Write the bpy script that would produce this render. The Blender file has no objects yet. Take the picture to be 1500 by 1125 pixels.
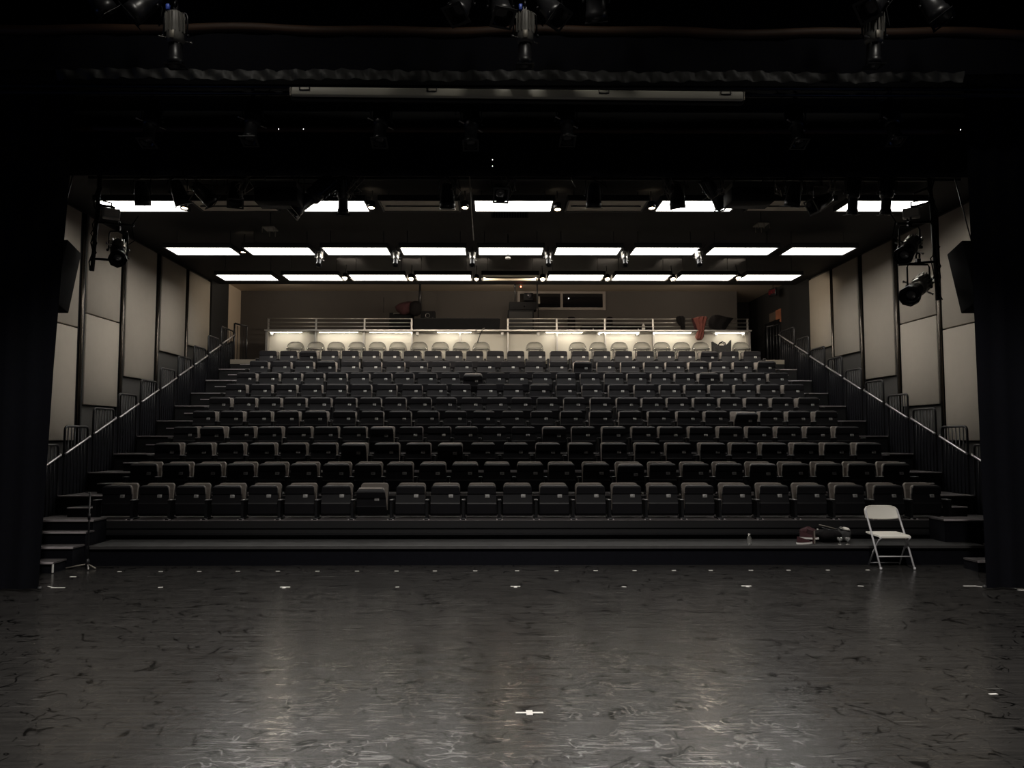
import bpy, bmesh, math, random
from mathutils import Vector, Matrix, Euler
random.seed(7)
PI = math.pi
C = bpy.context.scene.collection
SC = bpy.context.scene

# ---------------------------------------------------------------- camera
F = 1130.0; H = 1.7; PITCH = math.atan(.0668); YAW = -.008; SHX = 20/1500
cam = bpy.data.cameras.new('camera'); cam.sensor_width = 36; cam.lens = F/1500*36
cam.shift_x = SHX; cam.clip_start = .05; cam.clip_end = 200
camo = bpy.data.objects.new('camera', cam); C.objects.link(camo)
camo.location = (0, 0, H); camo.rotation_euler = (PI/2+PITCH, 0, YAW)
SC.camera = camo
RM = Euler((PI/2+PITCH, 0, YAW)).to_matrix()

def ray(px, py):
    return RM @ Vector(((px-750)/F + SHX*1500/F, (562.5-py)/F, -1))
def P(px, py, Y):                       # point of the plane y=Y seen at the pixel
    d = ray(px, py); return Vector((0, 0, H)) + d*(Y/d.y)
def PX(px, py, X):                      # point of the plane x=X
    d = ray(px, py); return Vector((0, 0, H)) + d*(X/d.x)
def PZ(px, py, Z):                      # point of the plane z=Z
    d = ray(px, py); return Vector((0, 0, H)) + d*((Z-H)/d.z)

# ---------------------------------------------------------------- materials
def mat(name, col, rough=.6, metal=0, spec=.5, emit=None, estr=0, noise=None, bump=None, coat=0):
    m = bpy.data.materials.new(name); m.use_nodes = True
    nt = m.node_tree; b = nt.nodes['Principled BSDF']
    b.inputs['Base Color'].default_value = (*col, 1); b.inputs['Roughness'].default_value = rough
    b.inputs['Metallic'].default_value = metal; b.inputs['Specular IOR Level'].default_value = spec
    if coat: b.inputs['Coat Weight'].default_value = coat
    if emit:
        b.inputs['Emission Color'].default_value = (*emit, 1); b.inputs['Emission Strength'].default_value = estr
    if noise or bump:
        tc = nt.nodes.new('ShaderNodeTexCoord')
        nz = nt.nodes.new('ShaderNodeTexNoise'); nz.inputs['Scale'].default_value = (noise or bump)[0]
        nz.inputs['Detail'].default_value = 4
        nt.links.new(tc.outputs['Object'], nz.inputs['Vector'])
        if noise:
            mx = nt.nodes.new('ShaderNodeMix'); mx.data_type = 'RGBA'
            a = 1-noise[1]; c = 1+noise[1]
            mx.inputs['A'].default_value = (*[x*a for x in col], 1); mx.inputs['B'].default_value = (*[x*c for x in col], 1)
            nt.links.new(nz.outputs['Fac'], mx.inputs['Factor']); nt.links.new(mx.outputs['Result'], b.inputs['Base Color'])
        if bump:
            bp = nt.nodes.new('ShaderNodeBump'); bp.inputs['Strength'].default_value = bump[1]; bp.inputs['Distance'].default_value = .01
            nt.links.new(nz.outputs['Fac'], bp.inputs['Height']); nt.links.new(bp.outputs['Normal'], b.inputs['Normal'])
    return m
M = {}
M['black'] = mat('black_paint', (.0045, .0045, .0055), .75, noise=(3, .3))
M['blackwall'] = mat('black_wall_paint', (.012, .0115, .012), .8, noise=(2, .3))
M['blackmetal'] = mat('black_metal', (.014, .014, .016), .38, .2, noise=(9, .3))
M['rubber'] = mat('black_rubber', (.006, .006, .007), .85, spec=.2, noise=(9, .3))
M['cloth'] = mat('black_drape_cloth', (.003, .0032, .0056), .95, spec=.15, noise=(20, .3))
M['crinkle'] = mat('grey_chain_hem_cloth', (.022, .022, .022), .6, noise=(2.2, .95))
M['batten'] = mat('rusty_brown_batten', (.035, .0145, .005), .7, noise=(2.5, .85))
M['panel'] = mat('taupe_acoustic_fabric', (.43, .385, .325), .9, spec=.2, noise=(5, .05), bump=(160, .1))
M['wallgrey'] = mat('charcoal_wall_paint', (.068, .064, .06), .8, noise=(2, .15))
M['rearwall'] = mat('dark_grey_rear_wall_paint', (.056, .049, .045), .8, noise=(2, .1))
M['beige'] = mat('beige_wall_paint', (.47, .385, .30), .8, noise=(2, .06))
M['channel'] = mat('dark_bronze_channel', (.10, .085, .07), .25, .8, noise=(4, .3))
M['deck'] = mat('grey_deck_carpet', (.055, .048, .049), .85, noise=(14, .2))
M['nosing'] = mat('worn_metal_nosing', (.60, .54, .56), .45, .3, noise=(8, .25))
M['steel'] = mat('brushed_steel', (.42, .4, .38), .35, .7, noise=(12, .1))
M['rail'] = mat('polished_handrail', (.5, .48, .5), .28, .8, noise=(12, .1))
M['pan'] = mat('black_seat_plastic', (.0125, .012, .0145), .5, spec=.32, noise=(7, .2))
M['fabric'] = mat('taupe_seat_fabric', (.25, .222, .20), .9, spec=.25, noise=(40, .12), bump=(200, .1))
M['plate'] = mat('aluminium_number_plate', (.52, .51, .50), .5, .2, noise=(20, .1))
M['ink'] = mat('dark_number_ink', (.05, .05, .05), .6, noise=(20, .1))
M['white'] = mat('white_chair_plastic', (.84, .81, .74), .45, noise=(6, .04))
M['whitemetal'] = mat('white_painted_tube', (.55, .54, .56), .35, noise=(6, .04))
M['lamp'] = mat('lit_diffuser', (.8, .8, .78), .5, emit=(1, .965, .90), estr=7.5)
M['lampoff'] = mat('unlit_diffuser', (.72, .66, .54), .5, noise=(9, .1))
M['lampframe'] = mat('dark_troffer_frame', (.03, .03, .03), .5, noise=(9, .1))
M['warm'] = mat('lit_downlight_glass', (.9, .8, .7), .4, emit=(1, .78, .5), estr=14)
M['led'] = mat('lit_led_strip', (.9, .9, .85), .4, emit=(1, .93, .78), estr=24)
M['redled'] = mat('lit_red_indicator', (.8, .05, .02), .4, emit=(1, .12, .04), estr=30)
M['exit'] = mat('lit_red_sign_letters', (.12, .008, .012), .4, emit=(1, .03, .06), estr=.02)
M['star'] = mat('lit_white_indicator', (.9, .9, .9), .4, emit=(1, 1, .95), estr=3)
M['whitewall'] = mat('white_counter_panel', (.62, .59, .52), .55, noise=(3, .06))
M['duct'] = mat('cream_screen_housing', (.42, .40, .34), .45, noise=(4, .12))
M['grille'] = mat('dull_vent_metal', (.22, .2, .17), .5, .3, noise=(9, .1))
M['silver'] = mat('silver_cast_metal', (.5, .48, .44), .28, .9, noise=(12, .2))
M['lens'] = mat('dark_glass_lens', (.02, .02, .025), .08, spec=.8, noise=(4, .1))
M['glass'] = mat('dark_booth_glass', (.006, .006, .007), .06, noise=(2, .1))
M['winframe'] = mat('taupe_window_frame', (.17, .145, .13), .5, noise=(6, .05))
M['maroon'] = mat('maroon_fabric', (.04, .010, .013), .9, noise=(15, .3))
M['redscarf'] = mat('russet_knit', (.16, .048, .038), .95, noise=(18, .7), bump=(60, .4))
M['darkcloth'] = mat('black_jacket_cloth', (.006, .005, .0055), .9, spec=.2, noise=(15, .3))
M['canvas'] = mat('charcoal_woven_bag', (.036, .036, .036), .8, noise=(22, .85))
M['tape'] = mat('white_gaffer_tape', (.72, .70, .67), .6, noise=(30, .1))
M['poster'] = mat('orange_brown_poster', (.35, .13, .07), .6, noise=(5, .4))
M['postergrey'] = mat('grey_notice_board', (.12, .09, .07), .6, noise=(7, .3))
M['blueplastic'] = mat('blue_connector', (.05, .1, .5), .4, noise=(7, .1))
M['woodedge'] = mat('pale_wood_fascia', (.30, .27, .22), .6, noise=(6, .1))
M['skin'] = mat('pinkish_cloth', (.2, .1, .1), .8, noise=(8, .2))

def clear_mat(name, tint, glossy, alpha):
    m = bpy.data.materials.new(name); m.use_nodes = True; nt = m.node_tree; nt.nodes.clear()
    out = nt.nodes.new('ShaderNodeOutputMaterial'); mx = nt.nodes.new('ShaderNodeMixShader')
    mx2 = nt.nodes.new('ShaderNodeMixShader')
    tr = nt.nodes.new('ShaderNodeBsdfTransparent'); tr.inputs[0].default_value = (*tint, 1)
    gl = nt.nodes.new('ShaderNodeBsdfGlossy'); gl.inputs[0].default_value = (1, 1, 1, 1); gl.inputs['Roughness'].default_value = .16
    df = nt.nodes.new('ShaderNodeBsdfDiffuse'); df.inputs[0].default_value = (.46, .45, .41, 1)
    lw = nt.nodes.new('ShaderNodeLayerWeight'); lw.inputs['Blend'].default_value = glossy
    nt.links.new(lw.outputs['Facing'], mx.inputs[0])
    mx2.inputs[0].default_value = alpha
    nt.links.new(tr.outputs[0], mx2.inputs[1]); nt.links.new(df.outputs[0], mx2.inputs[2])
    nt.links.new(mx2.outputs[0], mx.inputs[1]); nt.links.new(gl.outputs[0], mx.inputs[2])
    nt.links.new(mx.outputs[0], out.inputs[0])
    return m
M['acrylic'] = clear_mat('clear_moulded_acrylic', (.9, .89, .86), .35, .62)
M['clearcup'] = clear_mat('clear_plastic', (.85, .86, .88), .35, .18)

def floor_mat():
    m = bpy.data.materials.new('scuffed_black_dance_floor'); m.use_nodes = True
    nt = m.node_tree; N = nt.nodes; L = nt.links; b = N['Principled BSDF']
    tc = N.new('ShaderNodeTexCoord')
    def mapn(sc, loc=(0, 0, 0), rot=0):
        mp = N.new('ShaderNodeMapping'); mp.inputs['Scale'].default_value = sc; mp.inputs['Location'].default_value = loc
        mp.inputs['Rotation'].default_value = (0, 0, rot)
        L.new(tc.outputs['Object'], mp.inputs['Vector']); return mp
    def noise(mp, s, d=4, dist=0, rough=.5):
        n = N.new('ShaderNodeTexNoise'); n.inputs['Scale'].default_value = s; n.inputs['Detail'].default_value = d
        n.inputs['Distortion'].default_value = dist; n.inputs['Roughness'].default_value = rough
        L.new(mp.outputs[0], n.inputs['Vector']); return n
    def ramp(src, pts):
        r = N.new('ShaderNodeValToRGB'); e = r.color_ramp.elements
        e[0].position, e[0].color = pts[0][0], (*[pts[0][1]]*3, 1)
        e[1].position, e[1].color = pts[-1][0], (*[pts[-1][1]]*3, 1)
        for p, v in pts[1:-1]:
            x = e.new(p); x.color = (v, v, v, 1)
        L.new(src, r.inputs['Fac']); return r
    def mul(a, bb, f=1):
        x = N.new('ShaderNodeMix'); x.data_type = 'RGBA'; x.blend_type = 'MULTIPLY'; x.inputs['Factor'].default_value = f
        L.new(a, x.inputs['A']); L.new(bb, x.inputs['B']); return x.outputs['Result']
    streak = noise(mapn((.6, 14, 1)), 2.2, 6, 0, .65)
    sr = ramp(streak.outputs['Fac'], [(.3, .7), (.5, .97), (.7, 1.35)])
    big = noise(mapn((1, 1, 1)), .5, 3)
    br = ramp(big.outputs['Fac'], [(.3, .8), (.7, 1.15)])
    # dark curved heel scuffs: thin contour lines of a noise, broken up by patches
    def scuff(scale, loc, rot, w, dens):
        n1 = noise(mapn(scale, loc, rot), 1.6, 1.5, .9)
        c = ramp(n1.outputs['Fac'], [(.5-w, 1), (.5-w*.5, .12), (.5+w*.5, .12), (.5+w, 1)])
        n2 = noise(mapn((1.6, 1.6, 1), (loc[1]+3, loc[0]+9, 0)), 2.6, 3)
        k = ramp(n2.outputs['Fac'], [(dens, 1), (dens+.05, 0)])
        x = N.new('ShaderNodeMix'); x.data_type = 'RGBA'
        L.new(k.outputs['Color'], x.inputs['Factor']); L.new(c.outputs['Color'], x.inputs['A'])
        x.inputs['B'].default_value = (1, 1, 1, 1); return x.outputs['Result']
    s1 = scuff((1, 1.3, 1), (0, 0, 0), .3, .012, .51)
    s2 = scuff((2.1, 1.5, 1), (7, 3, 0), 1.2, .014, .52)
    s3 = scuff((3.5, 3, 1), (17, 5, 0), 2.2, .018, .53)
    base = N.new('ShaderNodeRGB'); base.outputs[0].default_value = (.026, .0248, .0238, 1)
    c = mul(base.outputs[0], sr.outputs['Color']); c = mul(c, br.outputs['Color'])
    for s in (s1, s2, s3): c = mul(c, s)
    # pale scratches
    n3 = noise(mapn((.5, 9, 1), (4, 4, 0), .05), 5, 2, .4)
    pr = ramp(n3.outputs['Fac'], [(.70, 0), (.74, 1)])
    x = N.new('ShaderNodeMix'); x.data_type = 'RGBA'; L.new(pr.outputs['Color'], x.inputs['Factor'])
    L.new(c, x.inputs['A']); x.inputs['B'].default_value = (.10, .097, .093, 1)
    L.new(x.outputs['Result'], b.inputs['Base Color'])
    rr = ramp(streak.outputs['Fac'], [(.3, .15), (.7, .28)])
    L.new(rr.outputs['Color'], b.inputs['Roughness'])
    n4 = noise(mapn((1, 1, 1), (2, 2, 0), .6), 9, 5, 1.5, .7)
    bp = N.new('ShaderNodeBump'); bp.inputs['Strength'].default_value = .22; bp.inputs['Distance'].default_value = .004
    ad = N.new('ShaderNodeMath'); L.new(n4.outputs['Fac'], ad.inputs[0]); L.new(streak.outputs['Fac'], ad.inputs[1])
    L.new(ad.outputs[0], bp.inputs['Height']); L.new(bp.outputs['Normal'], b.inputs['Normal'])
    sp = N.new('ShaderNodeRGB'); sp.outputs[0].default_value = (.24, .24, .24, 1); c2 = sp.outputs[0]
    for s_ in (s1, s2, s3): c2 = mul(c2, s_, .8)
    # polished scratches that catch the lamps
    g1 = scuff((4.5, 5, 1), (23, 8, 0), .8, .03, .50); g2 = scuff((1.2, 12, 1), (3, 31, 0), .1, .05, .52)
    gm = mul(g1, g2)
    inv = N.new('ShaderNodeMix'); inv.data_type = 'RGBA'; L.new(gm, inv.inputs['Factor'])
    inv.inputs['A'].default_value = (.95, .95, .95, 1); L.new(c2, inv.inputs['B'])
    L.new(inv.outputs['Result'], b.inputs['Specular IOR Level'])
    ir = N.new('ShaderNodeMix'); ir.data_type = 'RGBA'; L.new(gm, ir.inputs['Factor'])
    ir.inputs['A'].default_value = (.09, .09, .09, 1); L.new(rr.outputs['Color'], ir.inputs['B'])
    L.new(ir.outputs['Result'], b.inputs['Roughness'])
    return m
M['floor'] = floor_mat()

# ---------------------------------------------------------------- mesh helper
class MB:
    def __init__(s): s.v = []; s.f = []; s.sm = []
    def add(s, vs, fs, smooth=False, mtx=None):
        o = len(s.v)
        s.v += [tuple(mtx @ Vector(v)) if mtx else tuple(v) for v in vs]
        s.f += [tuple(i+o for i in f) for f in fs]; s.sm += [smooth]*len(fs); return s
    def box(s, a, b, mtx=None):
        x0, y0, z0 = a; x1, y1, z1 = b
        vs = [(x0,y0,z0),(x1,y0,z0),(x1,y1,z0),(x0,y1,z0),(x0,y0,z1),(x1,y0,z1),(x1,y1,z1),(x0,y1,z1)]
        return s.add(vs, [(0,3,2,1),(4,5,6,7),(0,1,5,4),(1,2,6,5),(2,3,7,6),(3,0,4,7)], False, mtx)
    def rbox(s, a, b, r=.01, seg=2, mtx=None):
        bm = bmesh.new(); bmesh.ops.create_cube(bm, size=1)
        for v in bm.verts:
            v.co = Vector([(a[i]+b[i])/2 + v.co[i]*(b[i]-a[i]) for i in range(3)])
        bmesh.ops.bevel(bm, geom=bm.edges[:], offset=r, segments=seg, affect='EDGES', profile=.5)
        bm.verts.index_update()
        vs = [v.co[:] for v in bm.verts]; fs = [[v.index for v in f.verts] for f in bm.faces]; bm.free()
        return s.add(vs, fs, True, mtx)
    def tube(s, pts, r, n=8, closed=False, rs=None):
        pts = [Vector(p) for p in pts]; k = len(pts); vs = []; fs = []
        prev = None
        for i, p in enumerate(pts):
            if closed: t = pts[(i+1) % k]-pts[i-1]
            else: t = pts[min(i+1, k-1)]-pts[max(i-1, 0)]
            t.normalize()
            if prev is None:
                u = t.orthogonal().normalized()
            else:
                u = (prev - t*prev.dot(t))
                u = u.normalized() if u.length > 1e-6 else t.orthogonal().normalized()
            prev = u; w = t.cross(u)
            rr = rs[i] if rs else r
            for j in range(n):
                a = 2*PI*j/n; vs.append(p + (u*math.cos(a)+w*math.sin(a))*rr)
        m = k if closed else k-1
        for i in range(m):
            for j in range(n):
                a = i*n+j; b = i*n+(j+1) % n; c = ((i+1) % k)*n+(j+1) % n; d = ((i+1) % k)*n+j
                fs.append((a, b, c, d))
        if not closed:
            fs.append(tuple(range(n-1, -1, -1))); fs.append(tuple((k-1)*n+j for j in range(n)))
        return s.add(vs, fs, True)
    def lathe(s, prof, n=16, mtx=None, cap=True):          # profile (r, z)
        vs = []; fs = []
        for r, z in prof:
            for j in range(n):
                a = 2*PI*j/n; vs.append((r*math.cos(a), r*math.sin(a), z))
        for i in range(len(prof)-1):
            for j in range(n):
                fs.append((i*n+j, i*n+(j+1) % n, (i+1)*n+(j+1) % n, (i+1)*n+j))
        if cap:
            fs.append(tuple(range(n-1, -1, -1))); fs.append(tuple((len(prof)-1)*n+j for j in range(n)))
        return s.add(vs, fs, True, mtx)
    def prism(s, poly, y0, y1, mtx=None):                  # poly in (x,z), extruded along y
        n = len(poly)
        vs = [(x, y0, z) for x, z in poly]+[(x, y1, z) for x, z in poly]
        fs = [tuple(range(n)), tuple(range(2*n-1, n-1, -1))]
        for i in range(n):
            j = (i+1) % n; fs.append((i, i+n, j+n, j))
        return s.add(vs, fs, False, mtx)
    def grid(s, fn, nu, nv, smooth=True):
        vs = [fn(i/nu, j/nv) for j in range(nv+1) for i in range(nu+1)]
        fs = [(j*(nu+1)+i, j*(nu+1)+i+1, (j+1)*(nu+1)+i+1, (j+1)*(nu+1)+i) for j in range(nv) for i in range(nu)]
        return s.add(vs, fs, smooth)
    def mesh(s, name, m):
        me = bpy.data.meshes.new(name); me.from_pydata([tuple(v) for v in s.v], [], s.f)
        me.polygons.foreach_set('use_smooth', s.sm)
        bm = bmesh.new(); bm.from_mesh(me); bmesh.ops.recalc_face_normals(bm, faces=bm.faces); bm.to_mesh(me); bm.free()
        me.materials.append(m); me.update(); return me
def smooth_by_angle(me, ang=40):
    pass
def part(name, mb, m, parent=None, loc=(0, 0, 0), rot=None):
    me = mb if isinstance(mb, bpy.types.Mesh) else mb.mesh(name, m)
    o = bpy.data.objects.new(name, me); C.objects.link(o)
    o.location = loc
    if rot is not None:
        o.rotation_euler = rot
    if parent: o.parent = parent
    return o
def thing(name, label, cat, loc=(0, 0, 0), rotz=0, group=None, rot=None):
    o = bpy.data.objects.new(name, None); C.objects.link(o); o.empty_display_size = .1
    o.location = loc; o.rotation_euler = rot if rot else (0, 0, rotz)
    o['label'] = label; o['category'] = cat
    if group: o['group'] = group
    return o
def tag(o, label, cat, group=None):
    o['label'] = label; o['category'] = cat
    if group: o['group'] = group
    return o
def struct(name, mb, m):
    o = part(name, mb, m); o['kind'] = 'structure'; return o

ORD = ['', 'first', 'second', 'third', 'fourth', 'fifth', 'sixth', 'seventh', 'eighth', 'ninth', 'tenth', 'eleventh', 'twelfth',
       'thirteenth', 'fourteenth', 'fifteenth', 'sixteenth', 'seventeenth', 'eighteenth', 'nineteenth', 'twentieth', 'twenty-first',
       'twenty-second', 'twenty-third', 'twenty-fourth']

# ================================================================ SHELL
XL, XR, XC = -7.25, 8.05, .40
struct('floor', MB().box((-14, -6, -.1), (14, 24.6, 0)), M['floor'])
struct('wall_left', MB().box((XL-.2, 9.0, 0), (XL, 20.75, 6.4)), M['wallgrey'])
struct('wall_right', MB().box((XR, 9.0, 0), (XR+.2, 20.4, 6.4)), M['wallgrey'])
struct('wall_left_rear', MB().box((XL-.2, 20.75, 0), (XL, 22.3, 6.0)), M['beige'])
struct('wall_right_rear', MB().box((XR, 20.4, 0), (XR+.2, 24.3, 6.2)), M['blackwall'])
rx = P(1080, 470, 22.1).x
struct('wall_back', MB().box((XL-.2, 22.1, 0), (rx, 22.3, 6.0)), M['rearwall'])
struct('wall_back_recess', MB().box((rx-.1, 23.9, 0), (XR+.2, 24.1, 6.2)), M['blackwall'])
struct('ceiling', MB().box((-14, 8.8, 5.66), (14, 20.05, 5.85)), M['black'])
struct('ceiling_rear', MB().box((XL-.2, 19.9, 5.87), (XR+.2, 24.3, 6.0)), M['beige'])
struct('ceiling_stage', MB().box((-14, -6, 7.8), (14, 9.2, 8.0)), M['black'])
struct('wall_stage_left', MB().box((-12.2, -6, 0), (-12, 9.2, 8)), M['blackwall'])
struct('wall_stage_right', MB().box((12, -6, 0), (12.2, 9.2, 8)), M['blackwall'])
struct('wall_stage_back', MB().box((-12.2, -6.2, 0), (12.2, -6, 8)), M['blackwall'])
struct('wall_proscenium_left', MB().box((-12.2, 9.0, 0), (XL-.0, 9.3, 8)), M['blackwall'])
struct('wall_proscenium_right', MB().box((XR, 9.0, 0), (12.2, 9.3, 8)), M['blackwall'])
struct('wall_proscenium_header', MB().box((XL, 9.0, 4.95), (XR, 9.2, 8)), M['black'])

# acoustic panels on the side walls
def acoustic(side, X, spans, seams, zb, zt=5.6):
    for i, (y0, y1) in enumerate(spans):
        word = ['nearest the stage', 'second from the stage', 'third from the stage', 'fourth from the stage', 'farthest from the stage'][i]
        t = thing('acoustic_panel', f'tall taupe fabric acoustic panel on the {side} wall, {word}', 'wall panel', (X, (y0+y1)/2, zb[i]), group=f'acoustic panels on the {side} wall')
        s = 1 if side == 'left' else -1
        hy = (y1-y0)/2; h = zt-zb[i]
        a, b = (.004, .07) if s > 0 else (-.07, -.004)
        if seams[i]:
            sz = seams[i]-zb[i]
            part('lower_panel', MB().rbox((a, -hy, 0), (b, hy, sz-.012), .008, 1), M['panel'], t)
            part('upper_panel', MB().rbox((a, -hy, sz+.012), (b, hy, h), .008, 1), M['panel'], t)
        else:
            part('fabric_face', MB().rbox((a, -hy, 0), (b, hy, h), .008, 1), M['panel'], t)
def yl(px, py): return PX(px, py, XL+.07).y
def yr(px, py): return PX(px, py, XR-.07).y
spL = [(yl(60, 480), yl(114, 480)), (yl(126.5, 480), yl(175, 480)), (yl(184.5, 480), yl(227.3, 480)), (yl(235.5, 480), yl(271, 480)), (yl(276.5, 480), yl(306.7, 480))]
zl = lambda px, py: PX(px, py, XL+.07).z
zr = lambda px, py: PX(px, py, XR-.07).z
zbL = [zl(107, 645), zl(171, 596), zl(224, 557.5), zl(269, 522), zl(300, 512)]
acoustic('left', XL, spL, [zl(113, 479.5), zl(175, 473), 0, 0, 0], zbL)
spR = [(yr(1445, 480), yr(1380.5, 480)), (yr(1371.5, 480), yr(1318.5, 480)), (yr(1309, 480), yr(1265.5, 480)), (yr(1257.5, 480), yr(1221.5, 480)), (yr(1217, 480), yr(1186.5, 480))]
zbR = [zr(1385, 645), zr(1350, 593.5), zr(1290, 552.5), zr(1240, 518.5), zr(1205, 509.5)]
acoustic('right', XR, spR, [zr(1382, 482.5), zr(1320, 474.8), 0, 0, 0], zbR)
struct('trim_1', MB().box((XL-.02, spL[4][1]+.03, 0), (XL+.10, 20.78, 5.86)), M['black'])
struct('trim_18', MB().box((XR-.06, spR[4][1]+.03, 0), (XR+.02, 20.5, 5.86)), M['black'])
def channels(side, X, spans, n0):
    s = 1 if side == 'left' else -1
    for i in range(4):
        a = spans[i][1]; b = spans[i+1][0]
        o = struct(f'trim_{n0+i}', MB().box((X if s > 0 else X-.05, a+.02, .9), (X+.05 if s > 0 else X, b-.02, 5.62)), M['black'])
        y = a+(b-a)*.35
        struct(f'trim_{n0+4+i}', MB().tube([(X+s*.075, y, .9), (X+s*.075, y, 5.6)], .035, 8), M['channel'])
channels('left', XL, spL, 2); channels('right', XR, spR, 10)

# ================================================================ SEATING PLATFORM
ROWX = {
1: [179.8,234,288,341.2,394,447.6,501,554,610,661,714.4,766.9,820.4,874,927,980,1033,1088,1143,1197.6,1253.4,1310,1365.6],
2: [218,265,312.5,360,406.5,453,500.5,547,593,641.6,689,736,785,831,881.7,931,979.3,1027.5,1076,1125,1173.8,1222.5,1270.8,1321],
3: [252.3,299.3,345.3,391.5,437,481.3,526.3,573.8,620.2,667,714.8,763.3,810.5,858.8,907.5,956.5,1002.5,1051.8,1097.4,1141.7,1188.3,1233.2,1280.5],
4: [278.3,318.8,361.7,402.4,445.2,484.8,526,566.7,608.8,650.3,689.8,731.3,773.7,818.8,861.7,906.2,950.2,990.2,1034.5,1077.3,1119.8,1162.8,1205.8,1248.7],
5: [305.3,346.2,387.2,428.3,469.7,510.8,551.7,592.5,633.3,674,715.5,757.8,800.5,843.8,886.8,930.2,973,1015.5,1056.2,1097,1136.3,1177.2,1217.2],
6: [328,364.5,401.5,438.2,475.2,512.2,548.8,585.5,622.8,659.8,697.3,734.2,770.3,808.3,847.5,886.5,925.3,962.3,999.7,1038.5,1076.7,1114.2,1152.7,1190.7],
7: [351.2,388.4,425.2,462.2,498.7,535,572.3,609.7,646.2,681,719.3,757.8,796.7,835.2,873.3,912.5,950.3,988,1024.5,1060.7,1097.5,1133.7,1169.2],
8: [366.3,399.8,432.7,465.7,499.2,532.5,565.5,597.8,631.7,665.2,698.5,731.8,765,799.7,834.8,869.7,905,938.8,973.7,1008.8,1043,1078.5,1112.5,1146.5],
9: [384.3,417.5,451,484.2,518.2,550.7,584.8,618.2,651.3,684.3,717.7,752,787.7,823.3,858.3,893.3,928.3,962.5,994.3,1027.7,1060.7,1093.7,1127.2],
10: [397.5,427.5,457.5,488,518.3,548.3,578.5,609.2,639.3,670,700.5,730.7,760.7,791.7,823.7,855.3,887,918.7,950.5,981.2,1011.2,1043.3,1075,1107.2]}
ROWY = {1: 711, 2: 679, 3: 648.9, 4: 624.7, 5: 601.6, 6: 581.8, 7: 562.3, 8: 545.5, 9: 528.6, 10: 513.9}   # top of the tipped-up seats
PANY = .26                      # seat pan plane behind the deck nose
NOSE = {k: 10.95+.838*(k-1) for k in range(1, 12)}
SH = .475
ZT = {k: P(750, ROWY[k], NOSE[k]+PANY).z for k in ROWY}
ZD = {k: ZT[k]-SH for k in ROWY}; ZD[11] = ZD[10]+.315; ZD[0] = ZD[1]-.28
XA, XB = -6.55, 7.35            # aisle outer edges
SXL, SXR = -5.76, 6.52          # seat block ends
plat = thing('seating_platform', 'stepped black telescopic seating platform with ten rows and side aisle steps', 'seating platform', (XC, NOSE[1], 0))
def pl(name, mb, m):
    o = part(name, mb, m, plat); o.location = (-XC, -NOSE[1], 0); return o
for k in range(1, 12):
    y0 = NOSE[k]; y1 = NOSE[k+1] if k < 11 else 24.0
    if k == 11: pl('rear_deck', MB().box((XL+.02, y0, ZD[k]-.04), (XR-.02, 23.9, ZD[k])), M['deck'])
    else: pl('deck', MB().box((XA, y0, ZD[k]-.03), (XB, y1+.01, ZD[k])), M['deck'])
    zlow = ZD[k-1]-.02 if k > 1 else .28
    if k == 11:
        pl('fascia', MB().box((XL+.02, y0-.012, ZD[k]-.11), (XR-.02, y0-.001, ZD[k]-.0)), M['woodedge'])
        pl('riser', MB().box((XL+.02, y0+.01, zlow), (XR-.02, y0+.03, ZD[k]-.04)), M['black'])
    else:
        pl('riser', MB().box((XA, y0+.01, zlow), (XB, y0+.03, ZD[k]-.03)), M['black'])
        pl('fascia', MB().box((SXL, y0-.012, ZD[k]-.10), (SXR, y0+.009, ZD[k]-.001)), M['black'])
        for a, b in ((XA, SXL-.05), (SXR+.05, XB)):
            pl('nosing', MB().box((a, y0-.016, ZD[k]-.012), (b, y0+.03, ZD[k]+.004)), M['nosing'])
        # half step in each aisle up to the next deck
        zs = (ZD[k]+ZD[k+1])/2
        for a, b in ((XA+.35, SXL-.05), (SXR+.05, XB-.35)):
            pl('step', MB().box((a, NOSE[k+1]-.38, ZD[k]+.001), (b, NOSE[k+1]-.001, zs)), M['black'])
            pl('nosing', MB().box((a, NOSE[k+1]-.396, zs-.010), (b, NOSE[k+1]-.35, zs+.004)), M['nosing'])
pl('skirt', MB().box((SXL, NOSE[1]+.04, .02), (SXR, NOSE[1]+.07, ZD[1]-.03)), M['black'])
pl('track_rail', MB().box((SXL, NOSE[1]-.02, .31), (SXR, NOSE[1]+.012, .335)), M['blackmetal'])

# stage level apron platform in front of the first row, with the step boxes beside it
AZ = .255; AY = 10.24
ap = thing('apron_platform', 'long low black platform running along the foot of the seating', 'platform', (XC, AY, 0))
ax0 = P(128, 798, AY).x; ax1 = P(1443, 795, AY).x
part('deck', MB().box((ax0-XC, 0, AZ-.03), (ax1-XC, .66, AZ)), mat('black_apron_vinyl', (.017, .0165, .0165), .6, noise=(2, .3)), ap)
part('front_panel', MB().box((ax0-XC, .02, 0), (ax1-XC, .04, AZ-.031)), M['cloth'], ap)
part('side_panel', MB().box((ax0-XC, .041, 0), (ax0-XC+.02, .66, AZ-.031)), M['black'], ap)
part('side_panel', MB().box((ax1-XC-.02, .041, 0), (ax1-XC, .66, AZ-.031)), M['black'], ap)
part('edge_strip', MB().box((ax0-XC, -.012, AZ-.035), (ax1-XC, .018, AZ+.002)), mat('dull_grey_edge', (.05, .048, .048), .5, noise=(9, .3)), ap)
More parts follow.
